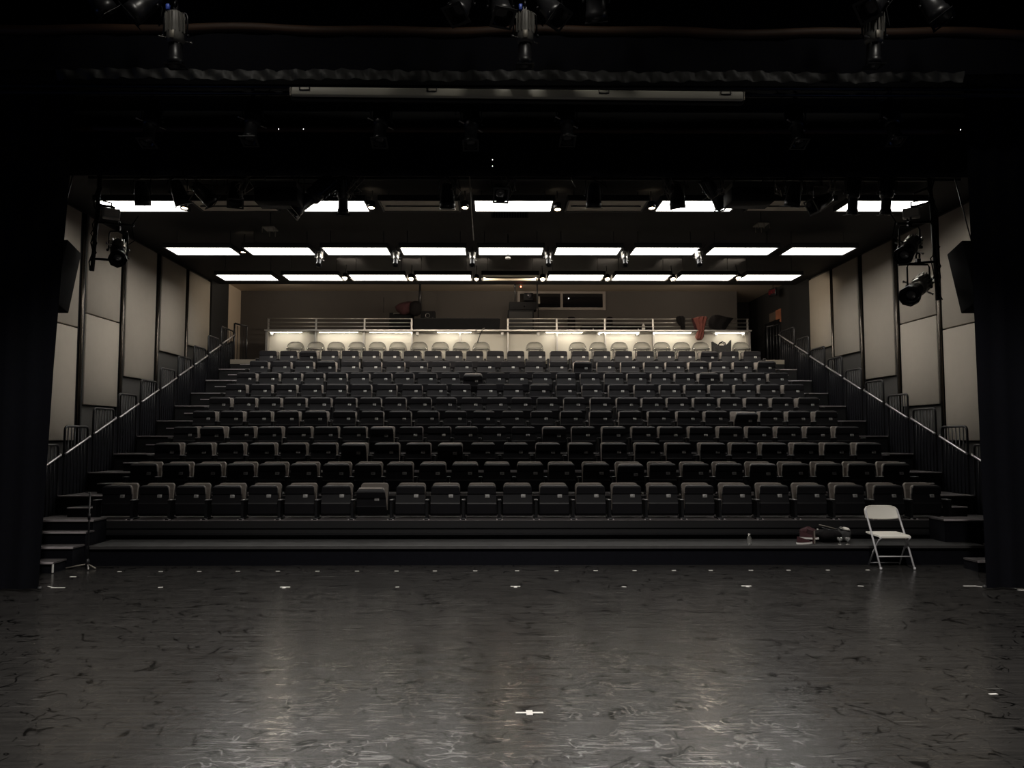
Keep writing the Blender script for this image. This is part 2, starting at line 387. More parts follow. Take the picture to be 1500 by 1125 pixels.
def stepbox(side, x0, x1, y0, y1, z, label, white=None):
    t = thing('step_box', label, 'step', ((x0+x1)/2, y0, 0), group='step boxes at the aisle feet')
    h = (x1-x0)/2
    part('tread', MB().box((-h, 0, z-.02), (h, y1-y0, z)), M['deck'], t)
    part('riser', MB().box((-h+.01, .012, 0), (h-.01, y1-y0, z-.021)), M['cloth'], t)
    part('nosing', MB().box((-h, -.012, z-.018), (h, .012, z+.004)), M['nosing'], t)
    if white: part('edge_tape', MB().box((h-.012, -.004, .01), (h+.004, .011, z-.02)), M['tape'], t)
stepbox('l', -7.1, P(78, 821, 9.70).x, 9.70, 10.0, .135, 'low black step box with pale taped corner beside the left drape', True)
stepbox('l', -7.1, P(107, 799, 10.02).x, 10.02, 10.31, .275, 'second black step box at the foot of the left aisle')
stepbox('l', -7.1, P(126, 776, 10.32).x, 10.32, 10.54, .43, 'third black step box, just under the broad step of the left aisle')
stepbox('l', -7.1, -5.38, 10.55, 10.93, .56, 'fourth black step, broad one level with the front row, left aisle')
stepbox('r', 6.15, 8.0, 10.55, 10.93, .56, 'fourth black step, broad one level with the front row, right aisle')
stepbox('r', P(1432, 813, 9.70).x, 8.0, 9.70, 10.0, .135, 'low black step box half hidden by the right drape')
stepbox('r', ax1+.02, 8.0, 10.02, 10.31, .275, 'second black step box beside the right end of the apron platform')
stepbox('r', SXR+.14, 8.0, 10.32, 10.54, .43, 'third black step box, just under the broad step of the right aisle')

# ================================================================ SEATS (prototype meshes)
def rounded(w, z0, z1, r, taper=0, n=5):
    h = w/2; pts = [(-h-taper, z0), (h+taper, z0)]
    for i in range(n+1):
        a = PI/2*i/n; pts.append((h-r+r*math.cos(a), z1-r+r*math.sin(a)))
    for i in range(n+1):
        a = PI/2+PI/2*i/n; pts.append((-h+r+r*math.cos(a), z1-r+r*math.sin(a)))
    return pts
def shell(w, prof, thick, r, taper):
    # prof: (z, y) bottom to top; sheet with rounded top corners, given thickness
    z1 = prof[-1][0]; mb = MB(); vs = []; n = 10; rows = []
    zs = [p[0] for p in prof]
    extra = [(z1-r+r*math.sin(PI/2*i/4)) for i in range(0, 4)]
    zz = sorted(set([z for z in zs]+extra))
    def yat(z):
        for (a, ya), (b, yb) in zip(prof, prof[1:]):
            if a <= z <= b: return ya+(yb-ya)*(z-a)/(b-a) if b > a else ya
        return prof[-1][1]
    for z in zz:
        h = w/2+taper*(1-(z-zs[0])/(z1-zs[0]))
        if z > z1-r: h = h-r+math.sqrt(max(0, r*r-(z-(z1-r))**2))
        rows.append([(-h+2*h*i/n, yat(z), z) for i in range(n+1)])
    for side in (0, 1):
        vs = [(x, y+(thick if side else 0)*1.0, z-(0 if not side else 0)) for row in rows for x, y, z in row]
        fs = [(j*(n+1)+i, j*(n+1)+i+1, (j+1)*(n+1)+i+1, (j+1)*(n+1)+i) for j in range(len(rows)-1) for i in range(n)]
        mb.add(vs, fs, False)
    N0 = len(rows)*(n+1); o = 0
    b = list(range(n+1))+[j*(n+1)+n for j in range(1, len(rows))]+[(len(rows)-1)*(n+1)+i for i in range(n-1, -1, -1)]+[j*(n+1) for j in range(len(rows)-2, 0, -1)]
    fs = [(b[i], b[(i+1) % len(b)], b[(i+1) % len(b)]+N0, b[i]+N0) for i in range(len(b))]
    mb.f += fs; mb.sm += [False]*len(fs)
    return mb
def seat_meshes(w):
    pw = w*.765
    R = {}
    # tipped-up seat: hinge at z=.07; the profile is local to the hinge
    prof = [(-.035, -.01), (.0, -.035), (.14, -.058), (.155, -.050), (.27, -.028), (.285, -.045), (.375, -.052), (.395, -.035), (.402, -.01)]
    R['seat_pan'] = shell(pw, prof, .03, .045, .014).mesh('seat_pan', M['pan'])
    cz = [(.02, .02), (.10, .022), (.36, .018), (.392, .008), (.4055, -.006)]  # cushion edge raised past the pan so its colour draws the rim highlight
    R['seat_cushion'] = shell(pw-.035, cz, .045, .045, .01).mesh('seat_cushion', M['fabric'])
    mb = MB().rbox((-.024, -.066, .245), (.024, -.028, .283), .004, 1)
    R['number_plate'] = MB().rbox((-.033, -.004, -.023), (.033, .002, .023), .003, 1).mesh('number_plate', M['plate'])
    R['number_digits'] = MB().box((-.011, -.0055, -.008), (-.005, -.0042, .008)).box((.004, -.0055, -.008), (.011, -.0042, .008)).mesh('number_digits', M['ink'])
    R['backrest'] = shell(pw-.005, [(.12, .0), (.25, -.012), (.42, .0), (.50, .028), (.515, .045)], .05, .05, -.01).mesh('backrest', M['fabric'])
    R['back_shell'] = shell(pw+.01, [(.10, .0), (.42, .0), (.49, .018), (.508, .03)], .02, .05, -.01).mesh('back_shell', M['pan'])
    a = MB().rbox((-.028, -.12, .248), (.028, .14, .272), .010, 2)
    R['armrest'] = a.mesh('armrest', M['blackmetal'])
    R['arm_cap'] = MB().rbox((-.026, -.13, .270), (.026, -.01, .279), .004, 1).mesh('arm_cap', mat('pale_armrest_top', (.22, .21, .21), .35, .1, noise=(15, .3)))  # cap colour set paler than the armrest below
    s = MB().box((-.018, -.045, .0), (.018, .12, .25)); s.rbox((-.035, -.10, 0), (.035, .16, .022), .006, 1)
    R['support_leg'] = s.mesh('support_leg', M['blackmetal'])
    R['foot_bracket'] = MB().box((-.045, -.125, -.02), (-.028, -.08, .012)).box((.028, -.125, -.02), (.045, -.08, .012)).mesh('foot_bracket', M['nosing'])
    return R
SMESH = seat_meshes(.53)
def make_seat(x, y, z, droop, last, label, group, px):
    t = thing('theatre_seat', label, 'theatre seat', (x, y, z), group=group)
    def ch(n, loc=(0, 0, 0), par=t, rot=None):
        o = bpy.data.objects.new(n, SMESH[n]); C.objects.link(o); o.parent = par; o.location = loc
        if rot: o.rotation_euler = rot
        return o
    pan = ch('seat_pan', (0, PANY+.045, .073), rot=(math.radians(droop), 0, 0))
    ch('seat_cushion', (0, 0, 0), pan)
    pt = ch('number_plate', (.080, -.036, .250), pan, (math.radians(-14), 0, 0)); dg = ch('number_digits', (0, 0, 0), pan); dg.location = pt.location; dg.rotation_euler = pt.rotation_euler
    b = ch('backrest', (0, PANY+.20, -.018 if z < 1 else (-.034 if z < 1.6 else -.048)))
    ch('back_shell', (0, PANY+.25, -.03))
    for s in ((-1, 1) if last else (-1,)):
        a = ch('armrest', (s*HW, PANY+.03, 0)); ch('arm_cap', (0, 0, 0), a)
        l = ch('support_leg', (s*HW, PANY-.06, 0)); ch('foot_bracket', (0, 0, 0), l)
    return t
DROOP = {(1, 8): 30, (2, 0): 2, (3, 10): 7, (3, 9): 5, (5, 19): 0, (5, 20): 0, (8, 10): 30, (10, 2): 14, (10, 15): 0, (5, 18): 0}
DROOP = {(1, 7): 26, (2, 15): 14, (3, 9): 15, (3, 6): 12, (4, 1): 10, (4, 7): 13, (4, 15): 6, (4, 13): 12, (5, 19): 26, (8, 10): 30, (8, 20): 12,
         (10, 2): 16, (9, 3): 12, (9, 14): 20, (9, 22): 14, (9, 19): 8, (10, 21): 15, (7, 12): 8, (5, 3): 5, (5, 4): 7, (2, 19): 8}
for k in range(1, 11):
    xs = ROWX[k]; n = len(xs); Y = NOSE[k]+PANY
    for i, px in enumerate(xs):
        X = P(px, ROWY[k]+10, Y).x-.085
        pitch = (P(xs[min(i+1, n-1)], 600, Y).x-P(xs[max(i-1, 0)], 600, Y).x)/(2 if 0 < i < n-1 else 1)
        HW = pitch/2
        if k == 10 and i == n-1: HW = .27
        row = 'front row' if k == 1 else ('back row' if k == 10 else ORD[k]+' row')
        dr = DROOP.get((k, i), random.choice([0, 0, 1, 1.5, 2, 3, -1]))
        lead = 'black tip-up theatre seat drooping open' if dr > 11 else 'black tip-up theatre seat'
        make_seat(X, NOSE[k], ZD[k], dr, i == n-1, f'{lead}, {row}, {ORD[i+1]} from the left aisle', f'tip-up seats in the {row}', px)

# ================================================================ AISLE GUARD RAILS
def guards(side, X, s):
    for k in range(1, 11):
        y0 = NOSE[k]+.15; y1 = NOSE[k+1]-.01; z = ZD[k]; zt = z+1.05
        if k == 10: y1 = NOSE[k+1]+.2
        w = 'lowest' if k == 1 else ('highest' if k == 10 else ORD[k]+' from the bottom')
        t = thing('guard_rail', f'black guard rail section with thin balusters, {side} aisle, {w}', 'guard rail', (X, y0, z), group=f'{side} aisle guard rail sections')
        L_ = y1-y0; r = .06; h = 1.05
        pts = [(0, 0, -.02), (0, 0, h-r)]+[(0, r-r*math.cos(a), h-r+r*math.sin(a)) for a in (PI/6, PI/3, PI/2)]+[(0, L_-r, h)]+[(0, L_-r+r*math.sin(a), h-r+r*math.cos(a)) for a in (PI/6, PI/3, PI/2)]+[(0, L_, -.02)]
        part('hoop_frame', MB().tube(pts, .019, 8), M['blackmetal'], t)
        for j in range(1, 7):
            y = L_*j/7
            part('baluster', MB().tube([(0, y, -.02), (0, y, h-.01)], .009, 6), M['blackmetal'], t)
        part('kick_plate', MB().box((-.012*s, .03, -.28), (-.004*s, L_-.03, .35)), M['cloth'], t)
        # handrail sloping with the steps
        hy0 = .02; hz0 = .66-.37*.15+.06
        sl = .372
        part('handrail', MB().tube([(s*.07, -.10, hz0-.10*sl), (s*.07, -.04, hz0-.04*sl), (s*.07, L_*.5, hz0+L_*.5*sl), (s*.07, L_-.06, hz0+(L_-.06)*sl), (s*.03, L_, hz0+L_*sl-.005)], .017, 8), M['rail'], t)
        part('rail_bracket', MB().tube([(0, L_-.0, hz0+L_*sl-.06), (s*.06, L_-.02, hz0+L_*sl-.03)], .012, 6), M['blackmetal'], t)
    # solid black skirt board below the rails
guards('left', XA-.02, 1); guards('right', XB+.02, -1)
for side, X in (('left', XA-.10), ('right', XB+.02)):
    y0, y1 = NOSE[1]-.05, 19.6
    poly = [(y0, 0), (y1, 0), (y1, ZD[11]+.50), (y0, ZD[1]+.50)]
    vs = [(X, y, z) for y, z in poly]+[(X+.08, y, z) for y, z in poly]
    o = part('side_skirt', MB().add(vs, [(0, 1, 2, 3), (7, 6, 5, 4), (0, 4, 5, 1), (1, 5, 6, 2), (2, 6, 7, 3), (3, 7, 4, 0)]), M['cloth'], plat)
    o.location = (-XC, -NOSE[1], 0)
for side, X, s in (('left', XA-.02, 1), ('right', XB+.02, -1)):
    t = thing('stair_head_gate', f'black railing post pair at the top of the {side} aisle', 'railing', (X, NOSE[11]+.25, ZD[11]))
    part('post', MB().tube([(0, 0, 0), (0, 0, .95)], .022, 8), M['blackmetal'], t)
    part('post', MB().tube([(s*.28, .1, 0), (s*.28, .1, .88)], .022, 8), M['blackmetal'], t)
    part('top_bar', MB().tube([(0, 0, .95), (s*.3, .1, .88)], .022, 8), M['blackmetal'], t)
    for j in range(1, 4):
        part('baluster', MB().tube([(s*.07*j, .025*j, 0), (s*.07*j, .025*j, .9)], .009, 6), M['blackmetal'], t)

# ================================================================ CEILING TROFFERS
def troffer(px, py, D, w, d, lit, label, group):
    p = P(px, py, D)
    t = thing('ceiling_troffer', label, 'ceiling light', (p.x, p.y, p.z), group=group)
    fr = MB(); h = .09
    fr.box((-w/2-.03, -d/2-.03, .0), (w/2+.03, -d/2, h)).box((-w/2-.03, d/2, 0), (w/2+.03, d/2+.03, h))
    fr.box((-w/2-.03, -d/2, 0), (-w/2, d/2, h)).box((w/2, -d/2, 0), (w/2+.03, d/2, h)).box((-w/2, -d/2, h-.02), (w/2, d/2, h))
    part('housing', fr, M['lampframe'], t)
    dm = MB().box((-w/2, -d/2, .012), (w/2, d/2, .03))
    part('diffuser', dm, M['lamp'] if lit else M['lampoff'], t)
    if not lit:
        part('louvre_bar', MB().box((-w/2+.05, -.012, -.004), (w/2-.05, .012, .011)), M['lampframe'], t)
    for sx in (-w/2+.11, w/2-.11):
        part('lamp_clip', MB().box((sx-.03, -.03, .004), (sx+.03, -.015, .011)), M['lampframe'], t)
    for sx in (-w/2+.1, w/2-.1):
        part('hanger_rod', MB().tube([(sx, 0, h), (sx, 0, 5.66-p.z)], .005, 5), M['blackmetal'], t)
    return t
c1 = [209, 345, 481, 616, 752, 887.5, 1021, 1156, 1291]
for i, x in enumerate(c1):
    lit = i in (0, 2, 4, 6, 8)
    troffer(x, 302.5, 12.3, 1.235, .58, lit, f'{"lit" if lit else "unlit"} rectangular ceiling troffer, row nearest the stage, {ORD[i+1]} from the left', 'front row of ceiling troffers')
for i in range(9):
    troffer(748+112.5*(i-4)-(0), 368.7, 14.75, 1.225, .60, True, f'lit rectangular ceiling troffer, middle row, {ORD[i+1]} from the left', 'middle row of ceiling troffers')
c3 = [363, 459, 554.5, 650, 747, 842.5, 938.5, 1033, 1127]
for i, x in enumerate(c3):
    troffer(x, 407.3, 16.97, 1.20, .62, i != 4, f'{"lit" if i != 4 else "unlit"} rectangular ceiling troffer, rear row, {ORD[i+1]} from the left', 'rear row of ceiling troffers')

def downlight(px, py, D, label, k=1.0, tilt=0):
    p = P(px, py, D)
    t = thing('downlight', label, 'ceiling light', p, group='small round warm downlights')
    t.rotation_euler = (tilt, 0, 0)
    part('can', MB().lathe([(.055*k, .12), (.062*k, .10), (.066*k, 0), (.058*k, 0), (.05*k, .03)], 14, cap=False), M['blackmetal'], t)
    part('lamp_face', MB().lathe([(.001, .03), (.052*k, .028), (.054*k, .022), (.001, .004)], 14, cap=False), M['warm'], t)
    part('stem', MB().tube([(0, 0, .12), (0, 0, 5.66-p.z if not tilt else .4)], .008, 5), M['blackmetal'], t)
dn = [(270, 306, 12.2), (544, 305.5, 12.2), (681, 305.5, 12.2), (817, 308, 12.2), (955, 306, 12.2)]
for i, (x, y, D) in enumerate(dn):
    downlight(x, y, D, f'small round warm downlight in the stage-side ceiling row, {ORD[i+1]} from the left', 1.0, -.25)
downlight(356, 370.5, 14.9, 'small round warm downlight between the first two middle-row troffers', .9, -.2)
dn3 = [(505, 408), (602, 409), (698, 409.5), (795, 409.5), (890, 409.5), (986, 409.5), (1082, 408)]
for i, (x, y) in enumerate(dn3):
    downlight(x, y, 16.9, f'small round warm downlight in the rear ceiling row, {ORD[i+1]} from the left', 1.05 if i != 2 else .9, -.5)

# ================================================================ STAGE LIGHT FIXTURES
def orient(aim):
    return Vector(aim).normalized().to_track_quat('-Z', 'Y').to_euler()
FM = {}
def fmesh():
    # body and barrel point down local -Z from the yoke pivot
    b = MB().lathe([(.001, .24), (.055, .235), (.07, .215), (.078, .10), (.085, .02), (.088, -.05), (.07, -.075), (.001, -.08)], 18, cap=False)
    for j in range(16):
        a = 2*PI*j/16
        b.box((.05, -.003, .03), (.094, .003, .215), Matrix.Rotation(a, 4, 'Z'))
    FM['lamp_housing'] = b.mesh('lamp_housing', M['blackmetal'])
    FM['lamp_housing_silver'] = b.mesh('lamp_housing', M['silver'])
    FM['lamp_housing_grey'] = b.mesh('lamp_housing', mat('grey_enamelled_casting', (.11, .105, .095), .55, noise=(8, .2)))
    FM['barrel'] = MB().lathe([(.066, -.06), (.066, -.22), (.076, -.225), (.076, -.29), (.070, -.29), (.068, -.235), (.001, -.232)], 18, cap=False).mesh('barrel', M['blackmetal'])
    c = MB().box((-.095, -.095, -.30), (.095, .095, -.292)); FM['x'] = None
    FM['lens'] = MB().lathe([(.001, -.262), (.04, -.266), (.068, -.25), (.001, -.245)], 18, cap=False).mesh('lens', M['lens'])
    g = MB()
    g.add([(-.09, -.09, -.3), (.09, -.09, -.3), (.09, .09, -.3), (-.09, .09, -.3), (-.07, -.07, -.3), (.07, -.07, -.3), (.07, .07, -.3), (-.07, .07, -.3),
           (-.09, -.09, -.292), (.09, -.09, -.292), (.09, .09, -.292), (-.09, .09, -.292), (-.07, -.07, -.292), (.07, -.07, -.292), (.07, .07, -.292), (-.07, .07, -.292)],
          [(0, 1, 5, 4), (1, 2, 6, 5), (2, 3, 7, 6), (3, 0, 4, 7), (8, 12, 13, 9), (9, 13, 14, 10), (10, 14, 15, 11), (11, 15, 12, 8), (0, 8, 9, 1), (1, 9, 10, 2), (2, 10, 11, 3), (3, 11, 8, 0), (4, 5, 13, 12), (5, 6, 14, 13), (6, 7, 15, 14), (7, 4, 12, 15)])
    FM['gel_frame'] = g.mesh('gel_frame', M['blackmetal'])
    FM['top_hat'] = MB().lathe([(.078, -.22), (.098, -.225), (.105, -.32), (.100, -.32), (.094, -.232), (.078, -.23)], 8, cap=False).mesh('top_hat', M['blackmetal'])
    FM['shutter_handle'] = MB().box((.07, -.008, -.035), (.15, .008, -.030)).lathe([(.001, 0), (.012, .003), (.012, .012), (.001, .015)], 8, Matrix.Translation((.15, 0, -.04)), cap=False).mesh('shutter_handle', M['steel'])
    y = MB().tube([(-.115, 0, 0), (-.115, 0, .20), (-.10, 0, .23), (.10, 0, .23), (.115, 0, .20), (.115, 0, 0)], .009, 6)
    y.lathe([(.001, 0), (.018, .002), (.018, .02), (.001, .022)], 8, Matrix.Translation((.115, 0, 0)) @ Matrix.Rotation(PI/2, 4, 'Y'), cap=False)
    y.lathe([(.001, 0), (.018, .002), (.018, .02), (.001, .022)], 8, Matrix.Translation((-.137, 0, 0)) @ Matrix.Rotation(PI/2, 4, 'Y'), cap=False)
    FM['yoke'] = y.mesh('yoke', M['blackmetal'])
    FM['clamp'] = MB().box((-.02, -.02, .23), (.02, .02, .29)).tube([(0, -.03, .29), (0, -.035, .33), (0, 0, .36), (0, .035, .33), (0, .03, .30)], .01, 6).mesh('clamp', M['blackmetal'])
    FM['par_can'] = MB().lathe([(.03, .17), (.06, .165), (.075, .13), (.095, .02), (.10, -.08), (.108, -.085), (.108, -.17), (.102, -.17), (.10, -.09), (.001, -.085)], 18, cap=False).mesh('par_can', M['blackmetal'])
    FM['par_lens'] = MB().lathe([(.001, -.10), (.06, -.105), (.098, -.095), (.001, -.09)], 18, cap=False).mesh('par_lens', M['lens'])
fmesh()
def fixture(label, px, py, D, aim, kind='ers', k=1.0, group=None, silver=False, yoke_rot=0, extra=None, name=None, cable=True):
    p = P(px, py, D)
    nm = name or ('ellipsoidal_spotlight' if kind == 'ers' else 'par_spotlight')
    t = thing(nm, label, 'stage light', p, group=group)
    t.scale = (k, k, k)
    rot = orient(aim)
    def ch(nme, key=None, par=t, r=None):
        o = bpy.data.objects.new(nme, FM[key or nme]); C.objects.link(o); o.parent = par
        if r is not None: o.rotation_euler = r
        return o
    if kind == 'ers':
        b = ch('lamp_housing', ('lamp_housing_grey' if silver == 'grey' else 'lamp_housing_silver') if silver else None, r=rot)
        q = ch('barrel', r=rot); ch('lens', par=q); ch('top_hat' if 'boom' in label else 'gel_frame', par=q)
        for j in range(2):
            ch('shutter_handle', par=b, r=(0, 0, j*PI+.6))
    else:
        b = ch('can_body', 'par_can', r=rot); ch('lens', 'par_lens', par=b); 
        g = ch('gel_frame', par=b); g.scale = (1.25, 1.25, .6)
    ch('yoke', r=(0, 0, yoke_rot)); ch('clamp', r=(0, 0, yoke_rot))
    if cable:
        R = random.Random(int(px*7+py))
        bk = (rot.to_matrix() @ Vector((0, 0, .2)))
        a = R.choice([-1, 1])*.18
        mb = MB().tube([bk, bk+Vector((a*.5, .02, -.02)), Vector((a, .03, .12)), Vector((a*.8, .02, .3)), Vector((a*1.3, 0, .42))], .006, 5)
        part('power_cable', mb, M['rubber'], t)
    return t
# over the stage, top of the picture
for i, (x, w) in enumerate([(257, 'at the left'), (769, 'in the centre'), (1280, 'at the right')]):
    t = fixture(f'ribbed black spotlight pointing straight down over the stage, {w}', x, 53, 7.4, (0, .10, -1), 'ers', 1.0, 'downward spotlights over the stage', silver='grey')
    o = part('blue_connector', MB().rbox((-.065, -.10, .22), (-.03, -.06, .28), .006, 1), M['blueplastic'], t)
    part('label_plate', MB().rbox((-.022, -.0925, -.06), (.022, -.086, .02), .003, 1), M['grille'], t)
tops = [(140, -6, 'par', (.5, .5, -.7), 'beside the far left edge'), (212, 8, 'par', (-.6, -.1, -.55), 'left of the left downward spotlight'), (676, 6, 'par', (-.2, -.3, -.6), 'well left of the centre downward spotlight'),
        (733, 10, 'par', (.1, -.3, -.6), 'just left of the centre downward spotlight'), (806, 12, 'par', (.35, -.3, -.6), 'just right of the centre downward spotlight'), (873, 2, 'par', (.1, .5, -.7), 'well right of the centre downward spotlight'),
        (1282, 4, 'par', (-.5, -.3, -.5), 'above the right downward spotlight'), (1366, 10, 'par', (.25, -.2, -.6), 'right of the right downward spotlight')]
for x, y, kd, am, w in tops:
    fixture(f'black stage lantern on the overhead pipe, {w}', x, y, 7.25, am, kd, 1.0, 'angled lanterns over the stage', extra=None)
zp = P(750, -55, 7.4).z
tag(part('lighting_pipe', MB().tube([(-6.2, 7.32, zp), (7.2, 7.32, zp)], .024, 8), M['blackmetal']), 'long black pipe carrying the lanterns over the stage', 'pipe')
# dim lanterns in front of the proscenium border
for i, (x, y) in enumerate([(222, 178), (370, 176), (558, 178), (690, 182), (830, 176), (1165, 180), (1305, 176)]):
    fixture(f'barely lit black spotlight before the dark border, {ORD[i+1]} from the left', x, y, 8.35, (0, -.35, -1), 'ers', 1.0, 'dim spotlights before the proscenium border')
zp2 = P(750, 128, 8.35).z
tag(part('lighting_pipe', MB().tube([(-6.5, 8.35, zp2), (7.5, 8.35, zp2)], .024, 8), M['blackmetal']), 'dark pipe behind the projection screen housing', 'pipe')
# house lanterns beyond the opening, silhouetted against the first troffers
house = [(208, 283, 'par', (0, .3, -1)), (262, 282, 'par', (.3, .3, -1)), (298, 283, 'par', (.5, .6, -.5)), (345, 283, 'par', (.1, -.3, -.8)), (503, 283, 'ers', (-.1, .5, -.8)),
         (655, 287, 'par', (0, .2, -1)), (732, 280, 'par', (.1, -.8, -.6)), (870, 286, 'par', (0, .3, -1)), (991, 287, 'par', (.15, .2, -1)), (1043, 281, 'ers', (.5, .5, -.5)),
         (1163, 284, 'par', (-.1, .3, -1)), (1203, 296, 'par', (-1, -.2, -.55)), (1250, 283, 'ers', (0, .2, -1)), (1299, 283, 'ers', (0, .2, -1))]
for i, (x, y, kd, am) in enumerate(house):
    fixture(f'black house lantern silhouetted before the ceiling lights, {ORD[i+1]} from the left', x, y, 11.1, am, kd, 1.05, 'house lanterns below the ceiling')
t = fixture('long black spotlight slanting steeply down, near the left lit troffer', 462, 284, 10.9, (-.62, -.25, -.62), 'ers', 1.45, None, name='long_spotlight')
zp3 = P(750, 262, 11.1).z
tag(part('lighting_pipe', MB().tube([(-5.9, 11.1, zp3), (6.9, 11.1, zp3)], .024, 8), M['blackmetal']), 'dark lighting pipe just beyond the proscenium opening', 'pipe')
# cable swags on the house pipe
R = random.Random(5)
for i, x in enumerate([285, 355, 515, 668, 745, 975, 1060, 1140, 1225]):
    p = P(x, 272, 11.0)
    mb = MB()
    for q in range(3):
        pts = [Vector((R.uniform(-.12, .12)+u*R.uniform(-.1, .1), R.uniform(-.05, .05), .1-.35*math.sin(u*PI)*R.uniform(.5, 1)+.04*u)) for u in (0, .25, .5, .75, 1)]
        mb.tube(pts, .006, 5)
    tag(part('cable_bundle', mb, M['grille'], None, p), f'loose loop of lantern cable below the house pipe, {ORD[i+1]} from the left', 'cable', 'cable loops on the house pipe')
# small silver lanterns between the middle troffers
for i, x in enumerate([468, 580, 692, 803, 915, 1023]):
    fixture(f'small silvery lantern hanging between middle-row troffers, {ORD[i+1]} from the left', x, 378, 14.55, (0, -.45, -.8), 'ers', .62, 'small lanterns between the middle troffers', silver=True)
# side booms
def boom(side, pts, label):
    t = thing('boom_pipe', label, 'lighting boom', pts[0])
    q = [Vector(p)-Vector(pts[0]) for p in pts]
    part('pipe', MB().tube(q, .026, 10), M['blackmetal'], t)
    R = random.Random(3 if side == 'l' else 4)
    for j in range(4):
        m = MB(); pp = []
        for u in range(12):
            f = u/11; b = q[0].lerp(q[-1], f)
            pp.append(b+Vector((R.uniform(-.05, .05), R.uniform(-.05, 0), 0)))
        part('cable', MB().tube(pp, .007, 5), M['rubber'], t)
    return t, q
BD = 9.75
tl, ql = boom('l', [P(147, 250, BD), P(141, 330, BD), P(135, 397, BD)], 'vertical black lighting boom wrapped in cable near the left wall')
def arm(t, a, b):
    o = Vector(t.location); part('side_arm', MB().tube([a-o, b-o], .016, 8), M['blackmetal'], t)
arm(tl, P(142, 325, BD), P(196, 331, BD)); arm(tl, P(137, 379, BD), P(168, 381, BD)); arm(tl, P(146, 300, BD), P(168, 304, BD))
tr_, qr = boom('r', [P(1362, 262, BD), P(1368, 350, BD), P(1374, 440, BD)], 'vertical black lighting boom wrapped in cable near the right wall')
arm(tr_, P(1364, 325, BD), P(1314, 328, BD)); arm(tr_, P(1370, 383, BD), P(1316, 388, BD)); arm(tr_, P(1363, 296, BD), P(1335, 304, BD)); arm(tr_, P(1360, 275, BD), P(1338, 284, BD))
fixture('black and silver spotlight hanging on the left boom arm', 173, 366, BD, (.36, -.75, -.55), 'ers', 1.05, 'spotlights on the side booms', silver=True)
fixture('upper black and silver spotlight on the right boom', 1333, 362, BD, (-.62, -.65, -.5), 'ers', 1.15, 'spotlights on the side booms', silver=True)
fixture('lower black and silver spotlight on the right boom, fully against the wall panel', 1346, 420, BD, (-.68, -.62, -.45), 'ers', 1.25, 'spotlights on the side booms', silver=True)
for (x, y, w, rz) in ((163, 313, 'left', .5), (1335, 312, 'right', -.5)):
    t = thing('floodlight_box', f'small pale grey floodlight box clamped near the top of the {w} boom', 'light', P(x, y, BD), rotz=rz)
    part('case', MB().rbox((-.10, -.07, -.065), (.10, .07, .055), .012, 2), mat('pale_grey_enamel', (.42, .40, .36), .6, noise=(9, .15)), t)
    part('glass_front', MB().box((-.08, -.074, -.05), (.08, -.0705, .04)), M['lampoff'], t)
    part('bracket', MB().tube([(0, 0, .055), (0, 0, .14), (.1*(1 if w == 'right' else -1), 0, .15)], .01, 6), M['blackmetal'], t)
# loudspeakers
def speaker(side, cx, cy, D, s):
    p = P(cx, cy, D)
    t = thing('loudspeaker', f'black wedge loudspeaker hanging by the {side} drape', 'speaker', p, rot=(math.radians(-17), 0, 0))
    part('cabinet', MB().rbox((-.24, -.12, -.42), (.24, .22, .42), .012, 2), M['rubber'], t)
    part('grille', MB().box((-.22, .2205, -.40), (.22, .232, .40)), M['cloth'], t)
    part('hanging_chain', MB().tube([(0, .05, .42), (0, .06, .9), (0, .06, 1.6)], .008, 5), M['blackmetal'], t)
speaker('left', 68, 402, 9.35, 1); speaker('right', 1440, 403, 9.35, -1)

# suspended ceiling odds and ends
def vent(px, py, D, w, d, label, fins=True):
    p = P(px, py, D); t = thing('ceiling_bracket', label, 'ceiling bracket', p)
    part('plate', MB().box((-w/2, -d/2, 0), (w/2, d/2, .02)), M['grille'], t)
    for j in range(5):
        x = -w/2+w*j/4; part('prong', MB().tube([(x, -d/2+d*(j % 2), 0), (x, -d/2+d*(j % 2), -.09)], .006, 5), M['grille'], t)
    part('rod', MB().tube([(0, 0, .02), (0, 0, 5.66-p.z)], .008, 5), M['blackmetal'], t)
vent(396, 336, 13.3, .20, .28, 'small dull metal plate with prongs under the ceiling, left of centre')
vent(1115, 330, 13.3, .20, .28, 'small dull metal plate with prongs under the ceiling, right of centre')
p = P(747, 314, 12.9); t = thing('air_grille', 'slatted dark air grille behind the central stage-side troffer', 'vent', p)
for j in range(14):
    part('slat', MB().box((-.3+j*.045, -.01, -.04), (-.285+j*.045, .03, .03)), M['grille'], t)
part('back_plate', MB().box((-.31, .031, -.05), (.31, .05, .06)), M['black'], t)
part('hanger_rod', MB().tube([(0, .04, .06), (0, .04, 5.66-p.z)], .008, 5), M['blackmetal'], t)
for (x, w) in ((409, 'left'), (1097, 'right')):
    p = P(x, 290, 10.6); t = thing('projector_box', f'large matt black box hanging below the house ceiling, {w} side', 'projector box', p)
    part('body', MB().rbox((-.30, -.18, -.10), (.30, .2, .10), .01, 1), M['black'], t)
    part('top_flap', MB().box((-.29, -.2, .101), (.29, .16, .17)), M['lampframe'], t)
    part('drop_rod', MB().tube([(-.2, 0, .17), (-.2, 0, 5.66-p.z)], .01, 5), M['blackmetal'], t)
    part('drop_rod', MB().tube([(.2, 0, .17), (.2, 0, 5.66-p.z)], .01, 5), M['blackmetal'], t)
tag(part('hanging_cable', MB().tube([P(688, 258, 10.5), P(690, 300, 11.3), P(694, 352, 13.2)], .007, 6), M['grille']), 'thin grey cable running from the opening back to the central troffers', 'cable')
